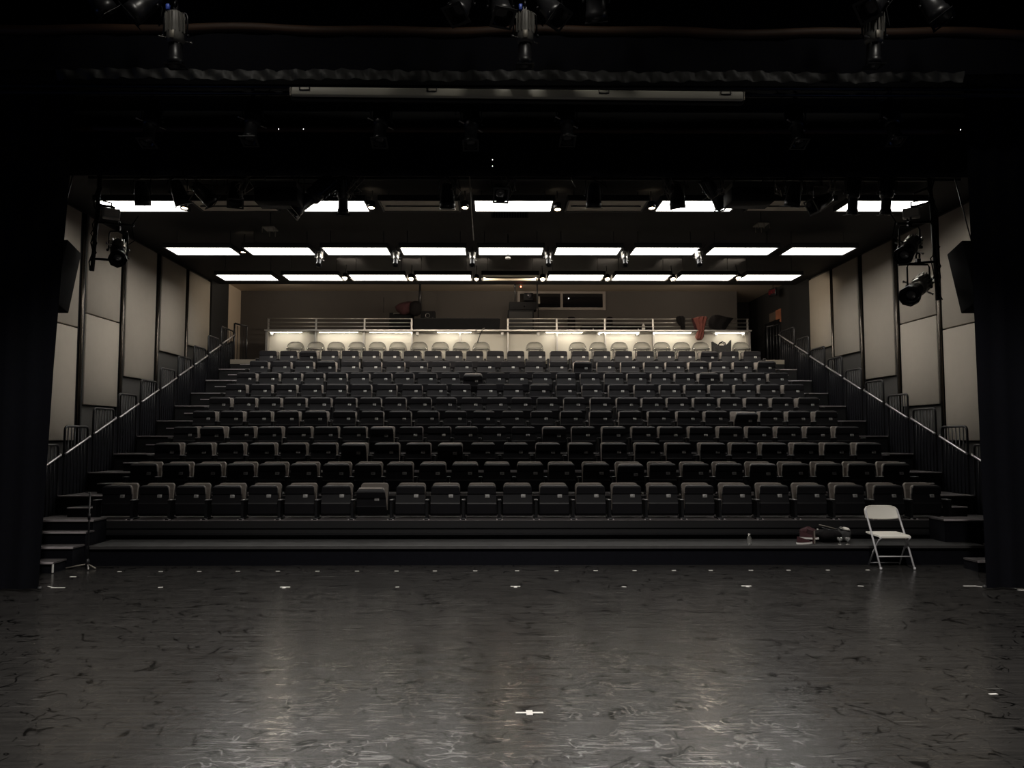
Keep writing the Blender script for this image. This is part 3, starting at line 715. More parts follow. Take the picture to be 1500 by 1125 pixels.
tag(part('hanging_cable', MB().tube([P(835, 256, 10.4), P(840, 268, 10.4), P(843, 274, 10.4)], .008, 6), M['grille']), 'short pale cable end dangling right of centre under the border', 'cable')
p = P(744, 379, 15.0); t = thing('smoke_detector', 'small round detector on the dark ceiling below the central troffer', 'detector', p)
part('base', MB().lathe([(.001, .03), (.05, .03), (.055, 0), (.03, -.02), (.001, -.022)], 12, cap=False), M['grille'], t); part('stem', MB().tube([(0, 0, .03), (0, 0, 5.66-p.z)], .01, 6), M['blackmetal'], t)
p = P(763, 420, 19.9); t = thing('indicator_lamp', 'tiny glowing red indicator below the rear ceiling', 'indicator', p)
part('bulb', MB().lathe([(.001, -.02), (.014, -.008), (.014, .008), (.001, .02)], 10, cap=False), M['redled'], t)
part('stem', MB().tube([(0, 0, .02), (0, .1, 5.87-p.z)], .006, 5), M['blackmetal'], t)

# ================================================================ MASKING ABOVE THE STAGE
def wavy_cloth(x0, x1, y, z0, z1, amp, n, m, seed, thick=.01, drop=0):
    R = random.Random(seed); ph = [R.uniform(0, 6) for _ in range(4)]
    def fn(o):
        def g(u, v):
            x = x0+(x1-x0)*u
            a = amp*(math.sin(x*9+ph[0])+.6*math.sin(x*17+ph[1])+.3*math.sin(x*31+ph[2]))
            zz = z0+(z1-z0)*v+(1-v)*drop*math.sin(x*1.1+ph[3])
            return (x, y+a+o, zz)
        return g
    mb = MB().grid(fn(0), n, m); mb.grid(fn(thick), n, m); return mb
def zpx(py, D): return P(750, py, D).z
t = thing('border_curtain', 'deep navy black border curtain framing the top of the opening', 'curtain', (XC, 8.72, zpx(258, 8.72)))
o = part('cloth', wavy_cloth(-9, 10, 8.72, zpx(258, 8.72), zpx(193, 8.72), .008, 160, 2, 1), M['cloth'], t); o.location = -Vector(t.location)
o = part('batten', MB().tube([(-7.6, 8.72, zpx(190, 8.72)), (8.2, 8.72, zpx(191, 8.72))], .038, 8), M['batten'], t); o.location = -Vector(t.location)
D2 = 7.95
t = thing('border_curtain', 'black border curtain with a wrinkled grey hem above the screen housing', 'curtain', (XC, D2, zpx(112, D2)))
o = part('cloth', wavy_cloth(-7.5, 8.5, D2, zpx(106, D2), zpx(50, D2), .008, 160, 2, 2, drop=.01), M['cloth'], t); o.location = -Vector(t.location)
def hem(u, v):
    x = -4.6+9.6*u
    return (x, D2-.03+.02*math.sin(x*23+v*3)+.015*math.sin(x*41+1), zpx(119, D2)+(zpx(105, D2)-zpx(119, D2))*v+.008*math.sin(x*3)-.01*u)
mb = MB().grid(hem, 220, 4); mb.grid(lambda u, v: tuple(Vector(hem(u, v))+Vector((0, .012, 0))), 220, 4)
o = part('hem', mb, M['crinkle'], t); o.location = -Vector(t.location)
def bat(u):
    x = -7.4+15.6*u; return (x, D2-.02, zpx(45, D2)+.014*math.sin(x*1.7)+.01*math.sin(x*4.1)-.025*u)
o = part('batten', MB().tube([bat(i/80) for i in range(81)], .048, 8), M['batten'], t); o.location = -Vector(t.location)
D3 = 7.72
a = P(428, 137, D3); b = P(1087, 144, D3)
t = thing('screen_housing', 'long cream projection screen housing hanging level across the stage', 'screen housing', a)
d = b-a; L3 = d.length; ang = math.atan2(d.z, d.x)
c = Matrix.Rotation(-ang, 4, 'Y')
part('case', MB().rbox((0, -.06, -.045), (L3, .06, .05), .02, 3, c), M['duct'], t)
part('end_cap', MB().box((-.012, -.055, -.04), (-.001, .055, .045), c), M['grille'], t); part('end_cap', MB().box((L3+.001, -.055, -.04), (L3+.012, .055, .045), c), M['grille'], t)
for f in (.03, .31, .69, .96):
    part('bracket', MB().tube([c @ Vector((L3*f-.05, -.064, .05)), c @ Vector((L3*f-.05, -.064, .012)), c @ Vector((L3*f+.05, -.064, .012)), c @ Vector((L3*f+.05, -.064, .05))], .006, 5), M['blackmetal'], t)
part('bottom_rail', MB().box((0, -.03, -.068), (L3, .03, -.046), c), M['black'], t)
tag(part('rigging_pipe', MB().tube([(-6.8, 8.12, b.z+.22), (7.8, 8.12, b.z+.22)], .024, 8), M['blackmetal']), 'black pipe from which the screen housing hangs', 'pipe')
# tiny indicator lamps in the rig
for i, (x, y, D) in enumerate([(408, 189, 8.5), (444.5, 189, 8.5), (721.5, 234, 8.6), (721.5, 243.5, 8.6), (1407, 190, 8.5)]):
    tag(part('status_light', MB().lathe([(.001, -.006), (.005, 0), (.001, .006)], 8, cap=False), M['star'], None, P(x, y, D)), f'pinprick white status light in the dark rigging, {ORD[i+1]} from the left' if i != 3 else 'pinprick white status light just below another, near centre', 'indicator', 'pinprick rig lights')

# side legs
def leg(side, e0, e1, outer, label):
    t = thing('leg_curtain', label, 'curtain', (e1.x, 8.6, 0))
    def fn(o):
        def g(u, v):
            zz = 7.2*v+.03; e = e1.x+(e0.x-e1.x)*(zz/4.6)
            x = e+(outer-e)*u
            return (x, 8.58+o+.02*math.sin(x*26)+.010*math.sin(x*47), zz)
        return g
    mb = MB().grid(fn(0), 120, 6); mb.grid(fn(.012), 120, 6)
    o = part('cloth', mb, M['cloth'], t); o.location = -Vector(t.location)
    s = 1 if side == 'left' else -1
    part('hem_weight', MB().lathe([(.001, -.02), (.03, -.015), (.034, .01), (.02, .03), (.001, .032)], 10, Matrix.Translation((s*.02, -.02, .035)) @ Matrix.Scale(.7, 4), cap=False), M['lampframe'], t)
leg('left', P(101, 262, 8.6), P(57, 858, 8.6), -11.5, 'tall black leg curtain hanging at the left of the stage')
leg('right', P(1417, 262, 8.6), P(1443, 854, 8.6), 11.5, 'tall black leg curtain hanging at the right of the stage')

# ================================================================ REAR COUNTER AND TECH BOOTH
CD = 20.6
cx0, cx1 = P(391, 480, CD).x, P(1097, 480, CD).x
zl_ = P(750, 486.5, CD).z; zr_ = P(750, 467, CD).z; zf = ZD[11]
t = thing('booth_counter', 'long white fronted counter with lit ledge behind the back row', 'counter', ((cx0+cx1)/2, CD, zf))
cm = (cx0+cx1)/2; hw = (cx1-cx0)/2
part('front_panel', MB().box((-hw, .05, 0), (hw, .12, zl_-zf-.001)), M['whitewall'], t)
part('ledge', MB().box((-hw, -.24, zl_-zf), (hw, .35, zl_-zf+.035)), M['steel'], t)
posts = [391, 463, 534, 604, 674, 744, 815.5, 886, 956.5, 1096]
for i, x in enumerate(posts):
    px_ = P(x, 500, CD).x-cm
    px_ = min(max(px_, -hw+.03), hw-.03)
    part('upright', MB().box((px_-(.03 if i in (0, 9) else .02), -.12, 0), (px_+(.03 if i in (0, 9) else .02), .048, zl_-zf-.001)), M['steel'], t)
boxes = [(612, 488, 493), (735.5, 487, 492), (788, 487, 492), (876, 487, 493), (933, 487, 493), (1047, 487, 493), (1087, 487, 494), (400, 487, 492)]
for x, ya, yb in boxes:
    px_ = P(x, 490, CD).x-cm
    px_ = min(px_, hw-.15)
    part('socket_box', MB().rbox((px_-.035, -.135, zl_-zf-.11), (px_+.035, -.07, zl_-zf-.018), .006, 1), M['tape'], t)
# led strips under the ledge
leds = [(398, 440), (470, 522), (546, 600), (640, 676), (795, 852), (890, 938), (958, 1010), (1052, 1086)]
leds = [(396, 442), (468, 524), (542, 603), (641, 690), (800, 853), (878, 936), (957, 1012), (1048, 1090)]
for i, (a, b) in enumerate(leds):
    xa = P(a, 488, CD-.17).x; xb = P(b, 488, CD-.17).x
    q = thing('counter_strip_light', f'glowing strip light fixed under the counter ledge, {ORD[i+1]} from the left', 'strip light', ((xa+xb)/2, CD-.17, zl_-.03), group='strip lights under the counter ledge')
    w = (xb-xa)/2
    part('tube', MB().box((-w, -.016, -.010), (w, .016, .004)), M['led'], q)
    part('lip', MB().box((-w-.02, -.045, -.008), (w+.02, -.038, .028)), M['tape'], q)
    part('channel', MB().box((-w, -.022, .005), (w, .022, .028)), M['steel'], q)
# railing on the ledge: two runs
def railing(xa, xb, plist, label):
    A = P(xa, 470, CD).x; B = P(xb, 470, CD).x; z0 = zl_+.036; Hh = zr_-z0
    q = thing('booth_railing', label, 'railing', ((A+B)/2, CD+.02, z0)); m_ = (A+B)/2
    for yy in (467, 472.7, 478.2, 483.3):
        z = P(750, yy, CD).z-z0
        part('rail', MB().tube([(A-m_, 0, z), (B-m_, 0, z)], .014, 8), M['steel'], q)
    for x in plist:
        px_ = P(x, 470, CD).x-m_
        part('post', MB().box((px_-.022, -.012, 0), (px_+.022, .012, Hh+.012)), M['steel'], q)
railing(391, 604, [393, 463, 534, 603], 'grey four-bar railing on the counter ledge, left run')
railing(743, 1097, [744, 815.5, 886, 956.5, 1026, 1095], 'grey four-bar railing on the counter ledge, right run')
# clear moulded chairs behind the back row
def clear_chair(px, i, n):
    X = P(px, 510, 19.95).x; top = P(750, 501, 19.98).z-ZD[11]
    t = thing('clear_chair', f'clear moulded plastic chair by the white counter, {ORD[i+1]} from the left', 'chair', (X, 19.85, ZD[11]), group='clear plastic chairs behind the back row')
    if 'm' not in CL:
        hh = top; mb = MB(); nu, nv = 16, 10
        def g(u, v, off=0):
            a = PI*(1.12*u-.06); r = .235+off
            z = .30+(hh-.30)*math.sin(v*PI/2); bulge = math.cos(v*PI/2*.985)**.62
            return (-r*math.cos(a)*bulge, (.10+.17*math.sin(a)*bulge+off*.5), z)
        mb.grid(lambda u, v: g(u, v), nu, nv)
        CL['m'] = mb.mesh('tub_back', M['acrylic'])
        CL['s'] = MB().lathe([(.001, .30), (.20, .30), (.225, .32), (.22, .345), (.001, .335)], 20, cap=False).mesh('seat_shell', M['acrylic'])
        CL['l'] = MB().tube([(0, 0, .30), (0, 0, 0)], .016, 8, rs=[.018, .013]).mesh('leg', M['acrylic'])
    o = bpy.data.objects.new('tub_back', CL['m']); C.objects.link(o); o.parent = t
    o = bpy.data.objects.new('seat_shell', CL['s']); C.objects.link(o); o.parent = t; o.location = (0, .03, 0)
    for sx, sy in ((-1, -1), (1, -1), (1, 1), (-1, 1)):
        o = bpy.data.objects.new('leg', CL['l']); C.objects.link(o); o.parent = t; o.location = (sx*.15, .04+sy*.13, 0)
CL = {}
dx = [433, 463, 492.5, 523, 553, 583, 614, 645, 676, 705, 783, 846, 876, 907, 940, 969, 998, 1026, 1085]
for i, x in enumerate(dx): clear_chair(x, i, len(dx))
# rear wall window
W0, W1 = P(758, 427, 22.1), P(887, 454.5, 22.1)
wf = MB(); ww = W1.x-W0.x; z0, z1 = W1.z, W0.z; f = .07
wf.box((W0.x, 22.04, z1-f), (W1.x, 22.1, z1)).box((W0.x, 22.04, z0), (W1.x, 22.1, z0+f)).box((W0.x, 22.04, z0+f), (W0.x+f, 22.1, z1-f)).box((W1.x-f*1.2, 22.04, z0+f), (W1.x, 22.1, z1-f))
mx_ = P(822.5, 440, 22.1).x; wf.box((mx_-.035, 22.04, z0+f), (mx_+.035, 22.1, z1-f))
wo = struct('window_1', wf, M['winframe'])
part('window_glass', MB().box((W0.x+f, 22.075, z0+f), (W1.x-f, 22.09, z1-f)), M['glass'], wo)
# small lit lamp beyond the booth glass is seen as a bright point
tag(part('booth_lamp', MB().lathe([(.001, -.02), (.018, 0), (.001, .02)], 10, cap=False), M['star'], None, P(833, 437, 22.02)), 'tiny bright lamp in front of the dark booth window', 'lamp')

# mixing desk and equipment
def boxthing(name, label, cat, x0, y0, x1, y1, D, dep, m, bev=.01, extra=None, group=None):
    a = P(x0, y1, D); b = P(x1, y0, D)
    t = thing(name, label, cat, ((a.x+b.x)/2, D, a.z), group=group); w = (b.x-a.x)/2; h = b.z-a.z
    part('body', MB().rbox((-w, 0, 0), (w, dep, h), bev, 2), m, t)
    if y1 >= 485:
        for sx in (-w+.03, w-.03):
            for sy in (.03, dep-.03): part('leg', MB().tube([(sx, sy, 0), (sx, sy, ZD[11]-a.z)], .02, 6), m, t)
    return t, w, h
a = P(606, 485.5, CD-.05); b = P(733, 467, CD-.05)
t = thing('mixing_desk', 'long black mixing desk filling the gap in the booth railing', 'mixing desk', ((a.x+b.x)/2, CD-.05, zl_+.036)); w = (b.x-a.x)/2; h = b.z-(zl_+.036)
part('case', MB().prism([(-w, .0), (w-.03, .0), (w, h), (-w, h)], 0, .6), M['rubber'], t)
part('control_surface', MB().box((-w+.03, .03, h+.001), (w-.03, .57, h+.02)), M['black'], t)
for j in range(9):
    part('desk_knob', MB().lathe([(.001, .03), (.012, .028), (.014, 0), (.001, 0)], 8, Matrix.Translation((-w+.3+j*.2, .06, h+.02)), cap=False), M['blackmetal'], t)
t, w, h = boxthing('stage_monitor', 'black wedge monitor standing on the left end of the mixing desk', 'speaker', 616, 455.5, 637, 467, 20.75, .35, M['rubber'])
part('cone', MB().lathe([(.001, -.012), (.05, -.006), (.06, 0)], 14, Matrix.Translation((0, -.004, h*.42)) @ Matrix.Rotation(PI/2, 4, 'X'), cap=False), M['steel'], t)
t, w, h = boxthing('equipment_case', 'flat black equipment case behind the left railing', 'case', 570, 458, 604, 485, 21.0, .5, M['rubber'])
part('handle', MB().tube([(-w*.6, -.02, h*.92), (-w*.6, -.05, h*.95), (w*.1, -.05, h*.95), (w*.1, -.02, h*.92)], .008, 6), M['steel'], t)
t, w, h = boxthing('equipment_rack', 'tall black equipment rack standing behind the right railing', 'equipment rack', 744, 454, 782, 486, 21.1, .5, M['rubber'])
part('rack_face', MB().box((-w+.04, -.012, .05), (w-.04, -.001, h-.05)), M['black'], t)
t, w, h = boxthing('amplifier', 'black amplifier sitting on top of the tall rack', 'amplifier', 746, 442, 786, 453.6, 21.1, .4, M['rubber'])
part('knob', MB().lathe([(.001, -.02), (.025, -.018), (.025, 0), (.001, 0)], 10, Matrix.Translation((w*.1, 0, h*.4)) @ Matrix.Rotation(PI/2, 4, 'X'), cap=False), M['steel'], t)
t = thing('camera_head', 'small black camera and lens standing on the amplifier', 'camera', P(775, 441, 21.2))
part('body', MB().rbox((-.15, -.1, 0), (.12, .12, .22), .03, 2), M['rubber'], t)
part('lens', MB().lathe([(.001, 0), (.06, .0), (.07, .12), (.001, .12)], 12, Matrix.Translation((0, -.1, .12)) @ Matrix.Rotation(PI/2, 4, 'X'), cap=False), M['lens'], t)
def mast(x, ytop, ybot, D, label, r=.02, thickbot=1.0):
    a = P(x, ybot, D); b = P(x, ytop, D)
    t = thing('mast', label, 'pole', a)
    part('pole', MB().tube([(0, 0, 0), (0, 0, b.z-a.z)], r, 8, rs=[r*thickbot, r]), M['blackmetal'], t)
    part('tip', MB().lathe([(.001, 0), (r*1.7, .01), (r*1.7, .12), (.001, .13)], 8, Matrix.Translation((0, 0, b.z-a.z-.12)), cap=False), M['blackmetal'], t)
mast(615, 411, 454, 20.9, 'black tapering pole rising above the stage monitor', .022, 2.4)
mast(754.5, 416, 441.5, 21.05, 'short black antenna on the amplifier at its left end', .018)
mast(787, 405, 452, 20.95, 'black pole leaning by the booth window', .022)
mast(562, 436, 458, 21.3, 'thin grey pole before the dark rear wall, far left of the equipment', .008)
t, w, h = boxthing('wall_phone', 'pale grey slim handset before the left part of the booth window', 'phone', 786, 434, 791, 445, 21.6, .06, M['grille'], .006)
part('stand', MB().tube([(0, .03, 0), (0, .03, -1.2)], .012, 6), M['blackmetal'], t)

def blob(name, prof, m, scale=(1, 1, 1), seed=0, nu=24, nv=14, amp=.06):
    R = random.Random(seed); ph = [R.uniform(0, 6.28) for _ in range(8)]
    mb = MB(); vs = []; fs = []
    for j in range(nv+1):
        th = PI*j/nv
        for i in range(nu):
            a = 2*PI*i/nu
            r = 1+amp*(math.sin(3*a+ph[0])+math.sin(5*a+4*th+ph[1])+.7*math.sin(9*a+ph[2]+3*th)+math.sin(4*th+ph[3]))
            vs.append((scale[0]*r*math.sin(th)*math.cos(a), scale[1]*r*math.sin(th)*math.sin(a), scale[2]*r*math.cos(th)))
    for j in range(nv):
        for i in range(nu):
            fs.append((j*nu+i, j*nu+(i+1) % nu, (j+1)*nu+(i+1) % nu, (j+1)*nu+i))
    return mb.add(vs, fs, True)
def soft(name, label, cat, px, py, D, scale, m, seed, amp=.06, group=None, rot=(0, 0, 0)):
    o = part(name, blob(name, None, m, scale, seed, amp=amp), m, None, P(px, py, D), rot)
    return tag(o, label, cat, group)
soft('folded_jacket', 'dark maroon and black jacket heaped on the case behind the left railing', 'jacket', 597, 451, 20.95, (.34, .2, .17), M['maroon'], 3, .07, rot=(0, -.2, 0))
soft('backpack', 'black bag leaning against the base of the tall pole', 'bag', 608, 452, 20.8, (.17, .14, .2), M['darkcloth'], 8, .05)
# hanging clothes on the railing (draped, double sided thickness)
def draped(name, label, cat, poly, D, m, thick, seed, fold=.03, freq=14, group=None):
    # poly: list of (y, xl, xr) pixel rows, top to bottom
    R = random.Random(seed); ph = R.uniform(0, 6); rows = []
    n = 18
    def side(o):
        vs = []
        for (y, a, b) in poly:
            for i in range(n+1):
                u = i/n; p = P(a+(b-a)*u, y, D)
                env = math.sin(PI*u)**.5
                off = o*thick*env+fold*math.sin(freq*u+ph+(y-467)*.08)*.5
                vs.append((p.x, D-.05+off, p.z))
        return vs
    mb = MB(); k = len(poly)
    fs = [(j*(n+1)+i, j*(n+1)+i+1, (j+1)*(n+1)+i+1, (j+1)*(n+1)+i) for j in range(k-1) for i in range(n)]
    A, B = side(-1), side(1); mb.add(A, fs, True)
    mb.add(B, fs, True)
    N0 = (n+1)*k
    b = list(range(n+1))+[j*(n+1)+n for j in range(1, k)]+[(k-1)*(n+1)+i for i in range(n-1, -1, -1)]+[j*(n+1) for j in range(k-2, 0, -1)]
    e = [(b[i], b[(i+1) % len(b)], b[(i+1) % len(b)]+N0, b[i]+N0) for i in range(len(b))]
    mb.f += e; mb.sm += [True]*len(e)
    c = Vector((sum(v[0] for v in mb.v)/len(mb.v), D-.05, min(v[2] for v in mb.v)))
    mb.v = [tuple(Vector(v)-c) for v in mb.v]
    return tag(part(name, mb, m, None, c), label, cat, group)
draped('jacket', 'small black jacket bunched over the railing, left of the russet scarf', 'jacket', [(464, 991, 1001), (466, 989.5, 1003), (470, 990, 1003.5), (474, 992, 1003), (478, 996, 1003), (485, 997, 1003)], CD-.06, M['darkcloth'], .1, 1)
draped('scarf', 'russet striped knitted scarf knotted and hanging over the railing', 'scarf', [(464.5, 1021, 1034), (467, 1014, 1036), (471, 1016, 1034), (477, 1019, 1033), (484, 1021, 1031), (488, 1019.5, 1031), (494, 1017.5, 1030.5), (498, 1020, 1027)], CD-.16, M['redscarf'], .09, 2, .035, 20)
draped('sweater', 'dark maroon garment hanging behind the russet scarf', 'sweater', [(467, 1012, 1022), (473, 1014, 1024), (480, 1016, 1024), (486, 1017, 1023)], CD-.07, M['maroon'], .06, 3)
draped('coat', 'large black coat spread over the railing, right of the russet scarf', 'coat', [(462.5, 1043, 1052), (464, 1041, 1060), (466.5, 1039, 1074), (470, 1037.5, 1071), (475, 1037, 1067), (481, 1039, 1063), (484, 1050, 1061)], CD-.06, M['darkcloth'], .12, 4)
# tote bag on a clear chair
t = thing('tote_bag', 'dark grey woven tote bag standing among the clear chairs', 'bag', P(1057, 518, 19.75))
def totebag():
    mb = MB(); a = [(-13, 0), (13, 0), (13.6, -20), (10, -15), (4, -11.5), (-4, -11.5), (-9, -14.5), (-14, -17.5)]
    poly = [(x/57.2, -y/57.2 if y else ZD[11]-P(1057, 518, 19.75).z) for x, y in a]
    mb.prism(poly, -.07, .07); return mb
part('bag_body', totebag(), M['canvas'], t)
hp = [((x)/57.2, -.02, (z)/57.2) for x, z in ((-5, 10), (-3.5, 15.5), (1, 17.5), (5, 16), (6, 11))]
part('handle', MB().tube(hp, .012, 6), M['darkcloth'], t); part('handle', MB().tube([(x*.9, y+.06, z*.93) for x, y, z in hp], .012, 6), M['darkcloth'], t)
# bottle and small things on the ledge
def bottle(name, label, p, h, r, m, cap=None):
    t = thing(name, label, 'bottle', p)
    part('body', MB().lathe([(.001, 0), (r, .0), (r*1.02, h*.1), (r, h*.62), (r*.45, h*.82), (r*.4, h*.9), (.001, h*.9)], 12, cap=False), m, t)
    part('cap', MB().lathe([(.001, h*.9), (r*.45, h*.9), (r*.45, h), (.001, h)], 10, cap=False), cap or M['tape'], t)
zt_ = zl_+.036
def onledge(px, D=CD): q = P(px, 480, D); return (q.x, D, zt_)
bottle('spray_bottle', 'pale spray bottle standing on the counter ledge near the right end', onledge(942.5, CD+.12), .24, .045, M['tape'], M['grille'])
for x, w in ((869, 'left of the others'), (935, 'beside the pale bottle')):
    q = thing('desk_item', f'tiny white desk item on the counter ledge, {w}', 'desk item', onledge(x, CD-.05))
    part('base', MB().lathe([(.001, 0), (.03, 0), (.03, .02), (.001, .025)], 10, cap=False), M['tape'], q)
    part('stem', MB().tube([(0, 0, .02), (0, 0, .06)], .008, 6), M['tape'], q)
# cable mess hanging over the counter
t = thing('gooseneck_stand', 'spindly dark gooseneck with forked tips leaning over the counter', 'stand', P(695, 515, 20.3))
o = Vector(t.location)
part('stem', MB().tube([Vector((0, 0, 0)), P(703, 491, 20.3)-o, P(706, 484, 20.3)-o], .014, 6), M['blackmetal'], t)
part('fork', MB().tube([P(703, 490, 20.3)-o, P(699, 486, 20.3)-o, P(697, 482, 20.3)-o], .009, 6), M['steel'], t)
part('fork', MB().tube([P(704, 488, 20.3)-o, P(707, 482, 20.3)-o, P(710, 480.5, 20.3)-o], .009, 6), M['steel'], t)
part('foot', MB().lathe([(.001, 0), (.09, 0), (.09, .015), (.001, .02)], 12, Matrix.Translation((0, 0, ZD[11]-o.z)), cap=False), M['blackmetal'], t)
part('lower_stem', MB().tube([(0, 0, 0), (0, 0, ZD[11]-o.z)], .012, 6), M['blackmetal'], t)
# office chairs behind the right railing
def office_chair(px, label, w):
    p = P(px, 465, 21.75); t = thing('office_chair', label, 'chair', (p.x, 21.75, zf), group='dark office chairs behind the booth railing')
    h = p.z-zf
    part('backrest', MB().rbox((-w, -.05, h-.55), (w, .04, h+.02), .05, 3), M['darkcloth'], t)
    part('seat', MB().rbox((-w-.02, -.5, .48), (w+.02, -.05, .56), .03, 2), M['darkcloth'], t)
    part('gas_column', MB().tube([(0, -.28, .06), (0, -.28, .48)], .025, 8), M['blackmetal'], t)
    part('back_stem', MB().tube([(0, -.1, .5), (0, .03, .6), (0, .045, h-.3)], .02, 6), M['blackmetal'], t)
    for j in range(5):
        a = 2*PI*j/5; part('base_leg', MB().tube([(0, -.28, .09), (.27*math.cos(a), -.28+.27*math.sin(a), .04)], .016, 6), M['blackmetal'], t)
office_chair(837, 'dark rounded office chair behind the right railing, left of its pair', .11)
office_chair(893, 'dark narrow office chair behind the right railing, right of its pair', .085)
t = thing('control_table', 'low dark table behind the right railing', 'table', ((P(852, 470, 20.85).x+P(955, 470, 20.85).x)/2, 20.85, zf)); w = (P(955, 470, 20.85).x-P(852, 470, 20.85).x)/2
hz = P(750, 473, 20.85).z-zf
part('table_top', MB().rbox((-w, 0, hz-.3), (w, .35, hz-.05), .01, 1), M['darkcloth'], t)
for sx in (-w+.05, w-.05):
    for sy in (.04, .31): part('leg', MB().tube([(sx, sy, 0), (sx, sy, hz-.3)], .02, 6), M['blackmetal'], t)

# right hand corridor: exit sign, notices, door
q = PX(1134, 428, XR-.25)
t = thing('exit_sign', 'red lit exit sign high in the right rear corner', 'sign', (XR-.28, q.y, q.z), rotz=math.radians(-78))
part('case', MB().rbox((-.17, -.03, -.11), (.17, .03, .11), .008, 1), M['blackmetal'], t)
fc = bpy.data.curves.new('exit_letters', 'FONT'); fc.body = 'EXIT'; fc.size = .16; fc.align_x = 'CENTER'; fc.align_y = 'CENTER'; fc.extrude = .004
fc.materials.append(M['exit'])
tmpo = bpy.data.objects.new('tmp', fc); C.objects.link(tmpo)
bpy.context.view_layer.update()
lm = bpy.data.meshes.new_from_object(tmpo.evaluated_get(bpy.context.evaluated_depsgraph_get())); bpy.data.objects.remove(tmpo)
fo = bpy.data.objects.new('letters', lm); C.objects.link(fo); fo.parent = t; fo.location = (0, -.036, 0); fo.rotation_euler = (PI/2, 0, 0)
part('stem', MB().tube([(0, 0, .11), (0, 0, 5.87-q.z)], .01, 6), M['blackmetal'], t)
def onright(name, label, x0, x1, y0, y1, m, cat):
    a = PX(x0, y1, XR-.02); b = PX(x1, y0, XR-.02)
    ya, yb = sorted((a.y, b.y)); 
    o = part(name, MB().box((-.018, -(yb-ya)/2, 0), (0, (yb-ya)/2, b.z-a.z)), m, None, (XR-.001, (ya+yb)/2, a.z)); return tag(o, label, cat)
onright('poster', 'narrow orange brown poster on the black wall under the exit sign', 1136.5, 1143, 452, 474, M['poster'], 'poster')
onright('notice_board', 'dim grey brown notice beside the orange poster', 1127, 1136, 456, 472, M['postergrey'], 'notice')
dy0, dy1 = PX(1122, 500, XR).y, PX(1144, 500, XR).y
do = struct('door_1', MB().box((XR-.03, min(dy0, dy1), zf), (XR-.005, max(dy0, dy1), zf+1.35)), M['blackmetal'])
part('door_handle', MB().tube([(XR-.05, dy1+.12, zf+.9), (XR-.08, dy1+.12, zf+.9), (XR-.08, dy1+.24, zf+.9)], .012, 6), M['steel'], do)

# ================================================================ STAGE FLOOR THINGS
# white folding chair
xf = (P(1290.5, 832, 9.88).x+P(1339.5, 832, 9.88).x)/2
t = thing('folding_chair', 'white plastic folding chair standing alone on the stage floor', 'chair', (xf, 9.88, 0))
w = .215
for s in (-1, 1):
    part('front_leg', MB().tube([(s*w, 0, .012), (s*w, .19, .385), (s*(w-.005), .36, .70), (s*(w-.012), .375, .73)], .012, 8), M['whitemetal'], t)
    part('foot_cap', MB().lathe([(.001, 0), (.016, 0), (.015, .03), (.001, .03)], 10, Matrix.Translation((s*w, -.003, 0)), cap=False), M['whitemetal'], t)
part('rear_leg', MB().tube([(-w+.03, .02, .40), (-w+.028, .08, .36), (-w+.022, .22, .2), (-w+.012, .34, .015)], .0105, 8), M['whitemetal'], t)
part('rear_leg', MB().tube([(w-.03, .02, .40), (w-.028, .08, .36), (w-.022, .22, .2), (w-.012, .34, .015)], .0105, 8), M['whitemetal'], t)
part('rear_stretcher', MB().tube([(-w+.015, .325, .04), (w-.015, .325, .04)], .009, 8), M['whitemetal'], t)
part('front_stretcher', MB().tube([(-w, .075, .155), (w, .075, .155)], .009, 8), M['whitemetal'], t)
def chairseat(o):
    def g(u, v):
        x = (u-.5)*2*(.20+.012*math.sin(PI*v)); y = .03+.37*v
        z = .425-.012*math.cos((u-.5)*PI)*math.sin(PI*v)+.01*v+o
        if v < .1: z -= .012*(1-v/.1)
        return (x, y, z)
    return g
mb = MB().grid(chairseat(0), 14, 12); mb.grid(chairseat(-.02), 14, 12)
def rim(a, b, n, m):
    N0 = (n+1)*(m+1); bb = list(range(n+1))+[j*(n+1)+n for j in range(1, m+1)]+[m*(n+1)+i for i in range(n-1, -1, -1)]+[j*(n+1) for j in range(m-1, 0, -1)]
    return [(bb[i], bb[(i+1) % len(bb)], bb[(i+1) % len(bb)]+N0, bb[i]+N0) for i in range(len(bb))]
e = rim(0, 0, 14, 12); mb.f += e; mb.sm += [False]*len(e)
part('seat', mb, M['white'], t)
def chairback(o):
    def g(u, v):
        z = .615+.16*v; hw_ = .225
        r = .085
        if z > .775-r: hw_ = .225-r+math.sqrt(max(0, r*r-(z-(.775-r))**2))
        bow = .0 if v > .0 else 0
        x = (u-.5)*2*hw_
        zz = z-(1-v)*.018*(1-(2*u-1)**2)
        y = .325+.065*(v)+.035*(1-(2*u-1)**2)+o
        return (x, y, zz)
    return g
mb = MB().grid(chairback(0), 18, 12); mb.grid(chairback(.018), 18, 12); e = rim(0, 0, 18, 12); mb.f += e; mb.sm += [False]*len(e)
part('backrest', mb, M['white'], t)

